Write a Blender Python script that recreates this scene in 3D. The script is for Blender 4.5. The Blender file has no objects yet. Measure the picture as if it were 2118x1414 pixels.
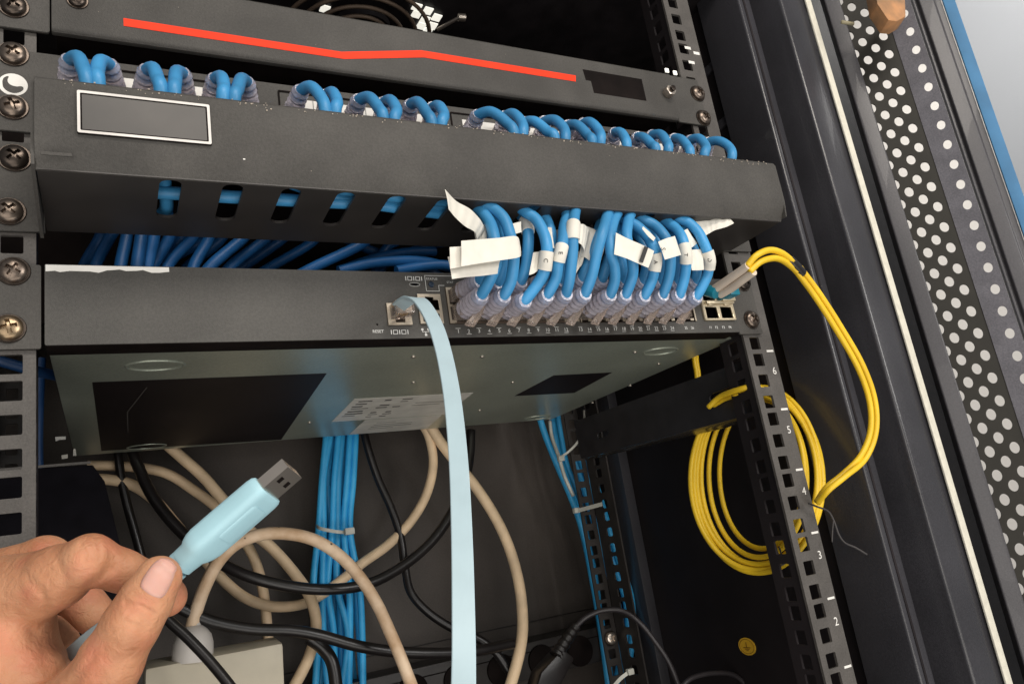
import bpy, bmesh, math, random
import numpy as np
from mathutils import Vector, Matrix
random.seed(7); rng = np.random.default_rng(7)
S = 0.001                                    # everything below is written in millimetres
SC = bpy.context.scene
COL = SC.collection
# ------------------------------------------------------------------ camera
W0, H0, FPX = 2118, 1414, 1604.0
CAMR = np.array([[0.88627155, -0.43710432, -0.15317493], [-0.02023082, 0.2938636, -0.95563324], [0.46272395, 0.85004941, 0.25159997]])
CAMC = np.array([39.876, -411.083, -132.19])
cd = bpy.data.cameras.new('camera'); cam = bpy.data.objects.new('camera', cd); COL.objects.link(cam)
cd.sensor_width = 36; cd.lens = 36 * FPX / W0; cd.clip_start = 0.01; cd.clip_end = 50
r0, r1, r2 = CAMR
cam.matrix_world = Matrix(((r0[0], -r1[0], -r2[0], CAMC[0] * S), (r0[1], -r1[1], -r2[1], CAMC[1] * S), (r0[2], -r1[2], -r2[2], CAMC[2] * S), (0, 0, 0, 1)))
SC.camera = cam
cd.dof.use_dof = False
# ------------------------------------------------------------------ world and lamps
wd = bpy.data.worlds.new('World'); SC.world = wd; wd.use_nodes = True
bg = wd.node_tree.nodes['Background']; bg.inputs[0].default_value = (0.92, 0.95, 1.0, 1); bg.inputs[1].default_value = 0.24
def lamp(name, loc, tgt, size, power, col):
    l = bpy.data.lights.new(name, 'AREA'); l.shape = 'RECTANGLE'; l.size = size[0]; l.size_y = size[1]; l.energy = power; l.color = col
    o = bpy.data.objects.new(name, l); COL.objects.link(o); o.location = Vector(loc) * S
    o.rotation_euler = (Vector(tgt) - Vector(loc)).to_track_quat('-Z', 'Y').to_euler(); return o
lamp('ceiling_lamp', (250, -1150, 900), (230, 0, 0), (0.9, 0.35), 13, (1.0, 0.93, 0.84))
lamp('window_light', (900, -1300, 200), (150, 100, -80), (0.45, 0.5), 8.0, (1.0, 0.97, 0.93))
lamp('room_light', (-350, -1200, -250), (200, 100, -60), (0.9, 0.7), 5.5, (1.0, 0.94, 0.86))
lamp('underside_fill', (150, -900, -1000), (250, 150, 0), (1.3, 0.9), 9, (1.0, 0.95, 0.87))  # added upward fill in place of floor bounce, brightens the switch underside
lamp('beyond_door_fill', (1050, 0, 600), (1400, 300, 0), (0.6, 0.6), 4.6, (1.0, 0.97, 0.93))  # added fill lamp, no window here; brightens the wall behind the door holes
SC.view_settings.view_transform = 'Standard'; SC.view_settings.look = 'None'; SC.view_settings.exposure = 0.04; SC.view_settings.gamma = 1
SC.render.engine = 'CYCLES'
SC.cycles.max_bounces = 8; SC.cycles.transmission_bounces = 8; SC.cycles.transparent_max_bounces = 8

# ------------------------------------------------------------------ point helpers (mm)
def ray(px, py): return CAMR.T @ np.array([(px - W0 / 2) / FPX, (py - H0 / 2) / FPX, 1.0])
def at(px, py, Y): d = ray(px, py); return CAMC + d * ((Y - CAMC[1]) / d[1])
def atX(px, py, X): d = ray(px, py); return CAMC + d * ((X - CAMC[0]) / d[0])
def atZ(px, py, Z): d = ray(px, py); return CAMC + d * ((Z - CAMC[2]) / d[2])
def atD(px, py, D): return CAMC + ray(px, py) * D
def depth(P): return float(CAMR[2] @ (np.asarray(P, float) - CAMC))
def rmm(wpx, P): return 0.5 * wpx * depth(P) / FPX

# ------------------------------------------------------------------ materials
MATS = {}
def mat(name, col, rough=0.5, metal=0.0, var=0.12, vscale=60, bump=0.0, bscale=900, spec=0.5, coat=0.0, trans=0.0, sss=0.0, emit=0.0, col2=None, ior=1.45, specks=None, rvar=0.0, bdist=0.0004, grain=0.0, rnd=0.0):
    if name in MATS: return MATS[name]
    m = bpy.data.materials.new(name); m.use_nodes = True; nt = m.node_tree; N = nt.nodes; L = nt.links
    b = N['Principled BSDF']; b.inputs['Roughness'].default_value = rough; b.inputs['Metallic'].default_value = metal
    b.inputs['Specular IOR Level'].default_value = spec; b.inputs['Coat Weight'].default_value = coat; b.inputs['IOR'].default_value = ior
    b.inputs['Transmission Weight'].default_value = trans
    if sss: b.inputs['Subsurface Weight'].default_value = sss; b.inputs['Subsurface Radius'].default_value = (0.006, 0.0025, 0.0012); b.inputs['Subsurface Scale'].default_value = 0.6
    if emit: b.inputs['Emission Strength'].default_value = emit; b.inputs['Emission Color'].default_value = (*col, 1)
    tc = N.new('ShaderNodeTexCoord'); nz = N.new('ShaderNodeTexNoise'); nz.inputs['Scale'].default_value = vscale; nz.inputs['Detail'].default_value = 6
    L.new(tc.outputs['Object'], nz.inputs['Vector'])
    rp = N.new('ShaderNodeValToRGB'); c2 = col2 if col2 else tuple(min(1, c * (1 + var)) for c in col); c1 = col if col2 else tuple(c * (1 - var) for c in col)
    rp.color_ramp.elements[0].position = 0.35; rp.color_ramp.elements[1].position = 0.68
    rp.color_ramp.elements[0].color = (*c1, 1); rp.color_ramp.elements[1].color = (*c2, 1)
    L.new(nz.outputs['Fac'], rp.inputs['Fac']); out = rp.outputs['Color']
    if specks:
        v = N.new('ShaderNodeTexVoronoi'); v.inputs['Scale'].default_value = specks[0]; L.new(tc.outputs['Object'], v.inputs['Vector'])
        mr = N.new('ShaderNodeMapRange'); mr.inputs[1].default_value = specks[1]; mr.inputs[2].default_value = specks[1] * 0.6; L.new(v.outputs['Distance'], mr.inputs[0])
        mx = N.new('ShaderNodeMix'); mx.data_type = 'RGBA'; L.new(mr.outputs[0], mx.inputs[0]); L.new(out, mx.inputs[6]); mx.inputs[7].default_value = (*specks[2], 1); out = mx.outputs[2]
    if rnd:
        oi = N.new('ShaderNodeObjectInfo'); q1 = N.new('ShaderNodeMapRange'); q1.inputs[3].default_value = 1 - rnd; q1.inputs[4].default_value = 1 + rnd; L.new(oi.outputs['Random'], q1.inputs[0])
        q2 = N.new('ShaderNodeVectorMath'); q2.operation = 'SCALE'; L.new(out, q2.inputs[0]); L.new(q1.outputs[0], q2.inputs['Scale']); out = q2.outputs[0]
    if grain:
        g1 = N.new('ShaderNodeTexNoise'); g1.inputs['Scale'].default_value = 800; g1.inputs['Detail'].default_value = 2; L.new(tc.outputs['Object'], g1.inputs['Vector'])
        g2 = N.new('ShaderNodeMapRange'); g2.inputs[1].default_value = .3; g2.inputs[2].default_value = .7; g2.inputs[3].default_value = 1 - grain; g2.inputs[4].default_value = 1 + grain; L.new(g1.outputs['Fac'], g2.inputs[0])
        g3 = N.new('ShaderNodeVectorMath'); g3.operation = 'SCALE'; L.new(out, g3.inputs[0]); L.new(g2.outputs[0], g3.inputs['Scale']); out = g3.outputs[0]
    L.new(out, b.inputs['Base Color'])
    if rvar:
        mr2 = N.new('ShaderNodeMapRange'); mr2.inputs[3].default_value = rough - rvar; mr2.inputs[4].default_value = rough + rvar
        n3 = N.new('ShaderNodeTexNoise'); n3.inputs['Scale'].default_value = vscale * 0.4; n3.inputs['Detail'].default_value = 8; L.new(tc.outputs['Object'], n3.inputs['Vector'])
        L.new(n3.outputs['Fac'], mr2.inputs[0]); L.new(mr2.outputs[0], b.inputs['Roughness'])
    if bump:
        n2 = N.new('ShaderNodeTexNoise'); n2.inputs['Scale'].default_value = bscale; n2.inputs['Detail'].default_value = 3; L.new(tc.outputs['Object'], n2.inputs['Vector'])
        bp = N.new('ShaderNodeBump'); bp.inputs['Strength'].default_value = bump; bp.inputs['Distance'].default_value = bdist
        L.new(n2.outputs['Fac'], bp.inputs['Height']); L.new(bp.outputs['Normal'], b.inputs['Normal'])
    MATS[name] = m; return m
DUST = (0.25, 0.22, 0.18)
M_front = mat('powder_black', (0.061, 0.057, 0.052), 0.6, grain=.12, spec=0.35, bump=0.55, bscale=1500, var=0.18, vscale=25, rvar=0.1, specks=(70, 0.022, DUST))
M_sw = mat('switch_black', (0.060, 0.057, 0.052), 0.55, grain=.12, spec=0.4, bump=0.3, bscale=1800, var=0.2, vscale=14, rvar=0.08)
M_rail = mat('rail_black', (0.075, 0.068, 0.062), 0.55, grain=.15, bump=0.4, var=0.15)
M_dark = mat('dark_steel', (0.011, 0.009, 0.010), 0.5, bump=0.3, var=0.3, spec=0.35)
M_side = mat('side_steel', (0.016, 0.013, 0.014), 0.5, var=0.4, vscale=8, spec=0.25)
M_back = mat('back_steel', (0.070, 0.058, 0.050), 0.6, grain=.12, bump=0.4, var=0.22, vscale=9)
M_frame = mat('frame_steel', (0.036, 0.035, 0.040), 0.3, coat=0.12, grain=.15, bump=0.25, var=0.2, vscale=12, spec=0.6, rvar=0.08, specks=(45, 0.018, (0.3, 0.3, 0.3)))
M_flange_lit = mat('lit_flange_steel', (0.13, 0.125, 0.14), 0.45, grain=.2)  # same sheet as the mesh, painted paler where its bend faces the light
M_frame2 = mat('door_flange_steel', (0.060, 0.057, 0.062), 0.42, grain=.12, coat=.1, bump=0.3, var=0.12, vscale=10, specks=(40, 0.018, DUST))
M_perf = mat('perforated_steel', (0.020, 0.018, 0.014), 0.6, spec=.3, bump=0.3)
M_bottom = mat('chassis_steel', (0.33, 0.36, 0.30), 0.30, grain=.12, metal=0.45, bump=0.12, bscale=1200, var=0.12, vscale=10, spec=0.6, rvar=0.05)
M_matte = mat('matte_black', (0.008, 0.0055, 0.005), 0.75, var=0.3, spec=0.1)
M_red = mat('red_paint', (0.86, 0.045, 0.014), 0.6, spec=0.2, var=0.05, bump=0.1)
M_white = mat('white_paint', (0.72, 0.70, 0.66), 0.6, var=0.06)
M_ink = mat('white_ink', (0.62, 0.62, 0.60), 0.6, var=0.1)
M_ink2 = mat('faded_ink', (0.30, 0.30, 0.29), 0.6, var=0.1)
M_paper = mat('label_paper', (0.68, 0.65, 0.58), 0.65, var=0.06, vscale=90)
M_paperd = mat('chassis_label_paper', (0.55, 0.53, 0.48), 0.45, var=0.12)
M_inkd = mat('dark_ink', (0.02, 0.02, 0.02), 0.6)
M_blue = mat('blue_jacket', (0.045, 0.25, 0.50), 0.45, rnd=.16, rvar=.1, var=0.10, vscale=35, bump=0.12, bscale=700, specks=(60, 0.03, (0.10, 0.28, 0.55)))
M_blue2 = mat('blue_jacket_rear', (0.03, 0.33, 0.66), 0.4, rnd=.2, col2=(.05,.42,.78), var=0.18, vscale=40)
M_boot = mat('clear_boot', (0.82, 0.78, 0.88), 0.08, trans=0.62, var=0.12, vscale=300, bump=.8, bscale=330, bdist=.0008, spec=0.9, ior=1.4)
M_clear = mat('clear_plastic', (0.78, 0.66, 0.58), 0.1, trans=0.8, var=0.05, ior=1.4)
M_console = mat('console_jacket', (0.36, 0.58, 0.65), 0.45, var=0.04, bump=0.08)
M_consoleb = mat('console_ribbon', (0.44, 0.57, 0.62), 0.38, var=0.04, bump=0.05)
M_metal = mat('nickel', (0.60, 0.53, 0.46), 0.28, metal=0.9, var=0.1)
M_screw = mat('screw_bronze', (0.17, 0.135, 0.11), 0.30, metal=0.9, var=0.3, vscale=200, rvar=0.1)
M_screw2 = mat('screw_yellowed', (0.26, 0.19, 0.12), 0.30, metal=0.9, var=0.25, vscale=200, rvar=0.1)
M_screw3 = mat('screw_dark', (0.075, 0.06, 0.05), 0.30, metal=0.9, var=0.3, vscale=200)
M_port = mat('port_shield', (0.45, 0.39, 0.31), 0.35, metal=0.5, var=0.15, vscale=120)
M_yel = mat('yellow_jacket', (0.78, 0.50, 0.02), 0.42, var=0.08, vscale=40)
M_yel2 = mat('yellow_loop_jacket', (0.72, 0.47, 0.02), 0.42, var=0.1, vscale=40)
M_beige = mat('beige_jacket', (0.76, 0.57, 0.37), 0.5, rnd=.1, specks=(50, 0.05, (0.2, 0.12, 0.06)), var=0.14, vscale=50, bump=0.3, bscale=400)
M_beiged = mat('dirty_beige_jacket', (0.76, 0.58, 0.41), 0.5, col2=(0.52, 0.34, 0.20), vscale=60, bump=0.3, bscale=300, specks=(75, 0.09, (0.05, 0.03, 0.02)))
M_blk = mat('black_jacket', (0.012, 0.010, 0.010), 0.33, var=0.2, spec=0.6)
M_gasket = mat('foam_gasket', (0.62, 0.59, 0.50), 0.85, var=0.07, vscale=200, bump=0.6, bscale=900)
M_bluet = mat('blue_edge', (0.045, 0.17, 0.33), 0.6, var=0.12, vscale=40, bump=0.4)
M_outlet = mat('ivory_plastic', (0.50, 0.45, 0.35), 0.45, var=0.05)
M_plug = mat('white_plug', (0.62, 0.58, 0.54), 0.35, var=0.05)
M_tie = mat('nylon_tie', (0.50, 0.50, 0.45), 0.4, var=0.08)
M_wood = mat('wood', (0.50, 0.24, 0.10), 0.6, col2=(0.22, 0.13, 0.07), vscale=55, bump=0.5, bscale=200)
M_teal = mat('teal_plastic', (0.01, 0.16, 0.23), 0.35, var=0.15)
M_wboot = mat('ivory_boot', (0.66, 0.56, 0.46), 0.45, var=0.08)
M_sfp = mat('transceiver_steel', (0.62, 0.53, 0.38), 0.35, metal=0.6, var=0.2)
M_wallw = mat('white_wall_paint', (0.80, 0.76, 0.71), 0.8, var=0.03, vscale=3)
M_wallg = mat('grey_wall_paint', (0.27, 0.28, 0.295), 0.8, var=0.03, vscale=4, bump=0.4, bscale=300)
M_glow = mat('painted_glow', (0.95, 0.92, 0.82), 0.8, emit=0.8)  # glowing white standing in for light on parts that are no lamps
M_sticker = mat('yellow_sticker', (0.72, 0.42, 0.03), 0.5, var=0.05)
M_twine = mat('twine', (0.05, 0.045, 0.045), 0.8)

# ------------------------------------------------------------------ mesh builders
class MB:
    def __init__(s): s.v = []; s.f = []
    def add(s, vs, fs):
        n = len(s.v); s.v += [tuple(float(c) for c in v) for v in vs]; s.f += [tuple(i + n for i in f) for f in fs]; return s
    def box(s, a, b):
        x0, y0, z0 = a; x1, y1, z1 = b
        return s.add([(x0, y0, z0), (x1, y0, z0), (x1, y1, z0), (x0, y1, z0), (x0, y0, z1), (x1, y0, z1), (x1, y1, z1), (x0, y1, z1)],
                     [(0, 3, 2, 1), (4, 5, 6, 7), (0, 1, 5, 4), (1, 2, 6, 5), (2, 3, 7, 6), (3, 0, 4, 7)])
    def slab(s, pts, off):                       # polygon pushed along a vector
        n = len(pts); P = [np.asarray(p, float) for p in pts]; o = np.asarray(off, float)
        return s.add([*P, *[p + o for p in P]], [tuple(range(n - 1, -1, -1)), tuple(range(n, 2 * n))] + [(i, (i + 1) % n, n + (i + 1) % n, n + i) for i in range(n)])
    def tube(s, pts, r, seg=12, cap=True, ribs=None):
        P = np.asarray(pts, float); n = len(P); R = np.full(n, r) if np.isscalar(r) else np.asarray(r, float)
        T = np.gradient(P, axis=0); T /= np.linalg.norm(T, axis=1)[:, None] + 1e-12
        u = np.cross(T[0], (0, 0, 1)); u = u if np.linalg.norm(u) > 0.1 else np.cross(T[0], (1, 0, 0)); u /= np.linalg.norm(u); vs = []
        for i in range(n):
            u = u - T[i] * (u @ T[i]); u /= np.linalg.norm(u); w = np.cross(T[i], u)
            for k in range(seg): a = 2 * math.pi * k / seg; vs.append(P[i] + R[i] * (math.cos(a) * u + math.sin(a) * w))
        fs = [(i * seg + k, i * seg + (k + 1) % seg, (i + 1) * seg + (k + 1) % seg, (i + 1) * seg + k) for i in range(n - 1) for k in range(seg)]
        if cap: fs += [tuple(range(seg - 1, -1, -1)), tuple((n - 1) * seg + k for k in range(seg))]
        return s.add(vs, fs)
    def ribbon(s, pts, wdir, w, t):              # flat cable: width along wdir (per point), thickness t, rounded edges
        P = np.asarray(pts, float); n = len(P); T = np.gradient(P, axis=0); T /= np.linalg.norm(T, axis=1)[:, None]; vs = []
        up_ = [(-.5 + k / 24, .5) for k in range(1, 24)]; prof = [(-.5, -.3)] + [(a, -b) for a, b in up_] + [(.5, -.3), (.5, .3)] + up_[::-1] + [(-.5, .3)]; m = len(prof)
        for i in range(n):
            d = np.asarray(wdir[i], float); d = d - T[i] * (d @ T[i]); d /= np.linalg.norm(d); nn = np.cross(T[i], d)
            for a, b in prof: vs.append(P[i] + d * a * w + nn * b * t)
        fs = [(i * m + k, i * m + (k + 1) % m, (i + 1) * m + (k + 1) % m, (i + 1) * m + k) for i in range(n - 1) for k in range(m)]
        return s.add(vs, fs + [tuple(range(m - 1, -1, -1)), tuple((n - 1) * m + k for k in range(m))])
    def build(s, name, m, parent=None, smooth=False, bevel=0, auto=None):
        me = bpy.data.meshes.new(name); me.from_pydata([(x * S, y * S, z * S) for x, y, z in s.v], [], s.f); me.validate(); me.update()
        bm = bmesh.new(); bm.from_mesh(me); bmesh.ops.recalc_face_normals(bm, faces=bm.faces)
        if bevel: bmesh.ops.bevel(bm, geom=[e for e in bm.edges if len(e.link_faces) == 2 and e.calc_face_angle(0) > 0.6], offset=bevel * S, segments=2, profile=0.6, affect='EDGES')
        bm.to_mesh(me); bm.free()
        if smooth or bevel:
            me.polygons.foreach_set('use_smooth', [True] * len(me.polygons))
            if auto or bevel: me.set_sharp_from_angle(angle=math.radians(auto or 35))
        me.materials.append(m); o = bpy.data.objects.new(name, me); COL.objects.link(o); o.parent = parent; return o
def spline(pts, n=8):
    P = np.asarray(pts, float); P = np.vstack([2 * P[0] - P[1], P, 2 * P[-1] - P[-2]]); out = []
    for i in range(1, len(P) - 2):
        p0, p1, p2, p3 = P[i - 1:i + 3]
        for k in range(n):
            t = k / n; out.append(0.5 * ((2 * p1) + (p2 - p0) * t + (2 * p0 - 5 * p1 + 4 * p2 - p3) * t * t + (3 * p1 - p0 - 3 * p2 + p3) * t ** 3))
    out.append(P[-2]); return np.array(out)
def plate(outer, holes, thick, name, m, parent, fn):
    """flat sheet with real holes: outer/hole outlines are (u,v) in mm, fn(u,v,w) maps to world mm, thickness runs along w"""
    cu = bpy.data.curves.new(name, 'CURVE'); cu.dimensions = '2D'; cu.fill_mode = 'BOTH'; cu.extrude = thick / 2
    for ring in [outer] + holes:
        sp = cu.splines.new('POLY'); sp.points.add(len(ring) - 1)
        for i, (u, v) in enumerate(ring): sp.points[i].co = (u, v, 0, 1)
        sp.use_cyclic_u = True
    o = bpy.data.objects.new(name, cu); COL.objects.link(o); dg = bpy.context.evaluated_depsgraph_get()
    me = bpy.data.meshes.new_from_object(o.evaluated_get(dg)); bpy.data.objects.remove(o)
    for v in me.vertices: v.co = Vector([float(c) * S for c in fn(v.co.x, v.co.y, v.co.z)])
    me.name = name; me.materials.clear(); me.materials.append(m)
    bm = bmesh.new(); bm.from_mesh(me); bmesh.ops.remove_doubles(bm, verts=bm.verts, dist=1e-7); bmesh.ops.recalc_face_normals(bm, faces=bm.faces); bm.to_mesh(me); bm.free()
    q = bpy.data.objects.new(name, me); COL.objects.link(q); q.parent = parent; return q
def cellplate(cells, thick, name, m, parent, fn):
    """sheet made of rectangular cells (u0,u1,v0,v1,ring or None), every ring a real hole"""
    mb = MB()
    for u0, u1, v0, v1, ring in cells:
        cn = [(u0, v0), (u1, v0), (u1, v1), (u0, v1)]
        if ring is None:
            for w in (0, thick): mb.add([fn(*p, w) for p in cn], [(0, 1, 2, 3)])
            continue
        ring = [(a[0] + (b[0] - a[0]) * t, a[1] + (b[1] - a[1]) * t) for a, b in zip(ring, ring[1:] + ring[:1]) for t in (0, .2, .4, .6, .8)]; ring = [p for k, p in enumerate(ring) if math.hypot(p[0] - ring[k - 1][0], p[1] - ring[k - 1][1]) > .02]
        cu_ = sum(p[0] for p in ring) / len(ring); cv_ = sum(p[1] for p in ring) / len(ring); R_ = sorted(ring, key=lambda p: math.atan2(p[1] - cv_, p[0] - cu_)); N_ = len(R_); bp = []
        for (a, b) in R_:
            dx, dy = a - cu_, b - cv_; t = min(((u1 if dx > 0 else u0) - cu_) / dx if abs(dx) > 1e-9 else 1e9, ((v1 if dy > 0 else v0) - cv_) / dy if abs(dy) > 1e-9 else 1e9); bp.append((cu_ + dx * t, cv_ + dy * t))
        for w in (0, thick):
            mb.add([fn(*p, w) for p in R_ + bp], [(q, (q + 1) % N_, N_ + (q + 1) % N_, N_ + q) for q in range(N_)])
            for q in range(N_):
                p, s_ = bp[q], bp[(q + 1) % N_]
                if abs(p[0] - s_[0]) > 1e-6 and abs(p[1] - s_[1]) > 1e-6:
                    c = min(cn, key=lambda c: math.hypot(c[0] - p[0], c[1] - p[1]) + math.hypot(c[0] - s_[0], c[1] - s_[1])); mb.add([fn(*p, w), fn(*c, w), fn(*s_, w)], [(0, 1, 2)])
        mb.add([fn(*p, w) for w in (0, thick) for p in R_], [(q, (q + 1) % N_, N_ + (q + 1) % N_, N_ + q) for q in range(N_)])
    us = [c[0] for c in cells] + [c[1] for c in cells]; vs_ = [c[2] for c in cells] + [c[3] for c in cells]; a, b, c, d = min(us), max(us), min(vs_), max(vs_)
    for p, q in (((a, c), (b, c)), ((b, c), (b, d)), ((b, d), (a, d)), ((a, d), (a, c))): mb.add([fn(*p, 0), fn(*q, 0), fn(*q, thick), fn(*p, thick)], [(0, 1, 2, 3)])
    return mb.build(name, m, parent)
def column(u0, u1, v0, v1, uh, zs, hw, hh, r=0.8):
    zs = sorted(zs); cuts = [v0] + [(a + b) / 2 for a, b in zip(zs, zs[1:])] + [v1]
    return [(u0, u1, cuts[i], cuts[i + 1], rect(uh - hw, z - hh, uh + hw, z + hh, r, 3)) for i, z in enumerate(zs)]
def rect(x0, y0, x1, y1, r=0, n=4):
    if not r: return [(x0, y0), (x1, y0), (x1, y1), (x0, y1)]
    out = []
    for cx, cy, a0 in ((x1 - r, y0 + r, -90), (x1 - r, y1 - r, 0), (x0 + r, y1 - r, 90), (x0 + r, y0 + r, 180)):
        for k in range(n + 1): a = math.radians(a0 + 90 * k / n); out.append((cx + r * math.cos(a), cy + r * math.sin(a)))
    return out
def thing(name, label, cat, group=None, loc=(0, 0, 0)):
    o = bpy.data.objects.new(name, None); COL.objects.link(o); o.empty_display_size = 0.01
    return tag(o, label, cat, group)
def tag(o, label=None, cat=None, group=None, kind=None):
    if label: o['label'] = label
    if cat: o['category'] = cat
    if group: o['group'] = group
    if kind: o['kind'] = kind
    return o
def text_mesh(txt, size, fn, name, m, parent, thick=0.12, align='CENTER', sx=1.0):
    cu = bpy.data.curves.new(name, 'FONT'); cu.body = txt; cu.size = size; cu.align_x = align; cu.align_y = 'CENTER'; cu.extrude = thick / 2; cu.resolution_u = 3
    o = bpy.data.objects.new(name, cu); COL.objects.link(o); me = bpy.data.meshes.new_from_object(o.evaluated_get(bpy.context.evaluated_depsgraph_get())); bpy.data.objects.remove(o)
    return [fn(v.co.x * sx, v.co.y, v.co.z) for v in me.vertices], [tuple(p.vertices) for p in me.polygons]
def YF(Y): return lambda u, v, w: (u, Y + w, v)         # sheets parallel to the rack face
def frontfn(cx, cz, Y): return lambda u, v, w: (cx + u, Y - w, cz + v)
def origin(root, p):                                     # moves an Empty to its base, parts stay where they are
    root.location = Vector([float(c) * S for c in p])
    for c in root.children: c.matrix_parent_inverse = Matrix.Translation(-root.location)

# screws: pan head with a real cross recess, one shared mesh per metal
def screw_mesh():
    mb = MB(); NR, NA = 15, 48; vs = []
    def h(r, a):
        x, y = r * math.cos(a + .5), r * math.sin(a + .5); z = 2.9 * math.sqrt(max(0, 1 - (r / 6.1) ** 2)) ** 0.8 + 0.6
        if r < 3.3 and (abs(x) < 0.75 or abs(y) < 0.75): z -= 1.7
        return z
    vs.append((0, -h(0, 0), 0)); radii = [5.9 * k / NR for k in range(1, NR + 1)]
    for r in radii:
        for k in range(NA): a = 2 * math.pi * k / NA; vs.append((r * math.cos(a), -h(r, a), r * math.sin(a)))
    for k in range(NA): a = 2 * math.pi * k / NA; vs.append((6.0 * math.cos(a), 0, 6.0 * math.sin(a)))
    fs = [(0, 1 + k, 1 + (k + 1) % NA) for k in range(NA)]
    for i in range(NR): fs += [(1 + i * NA + k, 1 + i * NA + (k + 1) % NA, 1 + (i + 1) * NA + (k + 1) % NA, 1 + (i + 1) * NA + k) for k in range(NA)]
    mb.add(vs, fs); return mb
def washer_mesh():
    mb = MB(); seg = 32; prof = [(5.2, 0), (7.1, 0), (7.2, .35), (6.9, .8), (5.2, .8)]
    vs = [(r * math.cos(2 * math.pi * k / seg), -y, r * math.sin(2 * math.pi * k / seg)) for r, y in prof for k in range(seg)]
    fs = [(i * seg + k, i * seg + (k + 1) % seg, (i + 1) * seg + (k + 1) % seg, (i + 1) * seg + k) for i in range(len(prof) - 1) for k in range(seg)]
    return mb.add(vs, fs)
SCREWS = {}
def screw(parent, X, Z, Y, m=None, rot=0.0, tilt=0.0, s=1.0):
    m = m or M_screw
    if m.name not in SCREWS:
        a = screw_mesh().build('screw', m, None, smooth=True, auto=32); b = washer_mesh().build('washer', M_screw3, None, smooth=True, auto=40)
        SCREWS[m.name] = (a.data, b.data); bpy.data.objects.remove(a); bpy.data.objects.remove(b)
    o = bpy.data.objects.new('screw', SCREWS[m.name][0]); COL.objects.link(o); o.parent = parent
    o.location = (X * S, (Y - 0.8) * S, Z * S); o.rotation_euler = (tilt, rot, 0); o.scale = (s, s, s)
    w = bpy.data.objects.new('washer', SCREWS[m.name][1]); COL.objects.link(w); w.parent = o; w.location = (0, 0.8 * S, 0)
    return o

# ================================================================== the room
w = MB(); w.box((1400, 262, -900), (1420, 2200, 1500)); tag(w.build('wall', M_wallw), kind='structure')
w = MB(); w.box((1330, -1500, -900), (1350, 215, 1500)); tag(w.build('wall', M_wallg), kind='structure')

# ================================================================== cabinet
cab = thing('server_cabinet', 'black steel equipment cabinet with its perforated door folded open at the right', 'cabinet')
b = MB().box((-90, 396, -420), (552, 400, 330)).build('back_panel', M_back, cab)
MB().box((-90, 393.6, -232), (552, 396, -231)).box((-90, 393.6, -214.5), (552, 396, -214)).build('panel_seam', M_dark, b)
sp = MB(); sp.box((548, -3, -420), (550, 396, 330)); side = sp.build('side_panel', M_side, cab)
rb = MB()
for z0 in (95, 150, 205, 262): rb.box((544, 20, z0), (548, 90, z0 + 9))
rb.box((543, 12, -420), (548, 22, 330)); rb.box((536, 300, -420), (548, 330, 330)); rb.build('panel_rib', M_frame, side, bevel=1.5)
MB().box((-92, -3, -420), (-90, 396, 330)).build('side_panel', M_side, cab)
MB().box((-92, -3, 330), (640, 400, 333)).build('roof_panel', M_dark, cab)
MB().box((-92, -3, -424), (640, 400, -420)).build('floor_panel', M_dark, cab)
# front frame post: plan outline (x,y), swept vertically
def sweep(plan, name, m, parent, z0=-420, z1=420, t=1.6, smooth=False):
    mb = MB(); P = np.array(plan, float); n = len(P); D = np.gradient(P, axis=0); N2 = np.c_[-D[:, 1], D[:, 0]]; N2 /= np.linalg.norm(N2, axis=1)[:, None]
    Q = P + N2 * t; vs = [(x, y, z) for z in (z0, z1) for x, y in list(P) + list(Q)[::-1]]; k = 2 * n
    fs = [(i, (i + 1) % k, k + (i + 1) % k, k + i) for i in range(k)] + [tuple(range(k)), tuple(range(k, 2 * k))]
    return mb.add(vs, fs).build(name, m, parent, bevel=0.5)
def rnd(plan, r=3.0, n=4):                                # round the corners of a plan outline
    P = [np.array(p, float) for p in plan]; out = [P[0]]
    for a, b, c in zip(P, P[1:], P[2:]):
        u = (a - b) / np.linalg.norm(a - b); v = (c - b) / np.linalg.norm(c - b); rr = min(r, np.linalg.norm(a - b) * .4, np.linalg.norm(c - b) * .4)
        for k in range(n + 1): t = k / n; out.append((b + u * rr) * (1 - t) ** 2 + 2 * t * (1 - t) * b + (b + v * rr) * t * t)
    out.append(P[-1]); return out
fr = sweep(rnd([(540, 42), (543, -3), (560, -1), (561, 22), (573, 22), (576, -19), (588, -20), (611, -20)], 2.6), 'front_frame', M_frame, cab)
sweep(rnd([(612.6, -19), (614, 6), (673, 6)], 2), 'frame_return', M_dark, fr)
g = MB(); g.box((604.0, -23.2, -420), (611.2, -21.7, 420)); g.build('gasket_strip', M_gasket, cab, bevel=.4)
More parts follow.
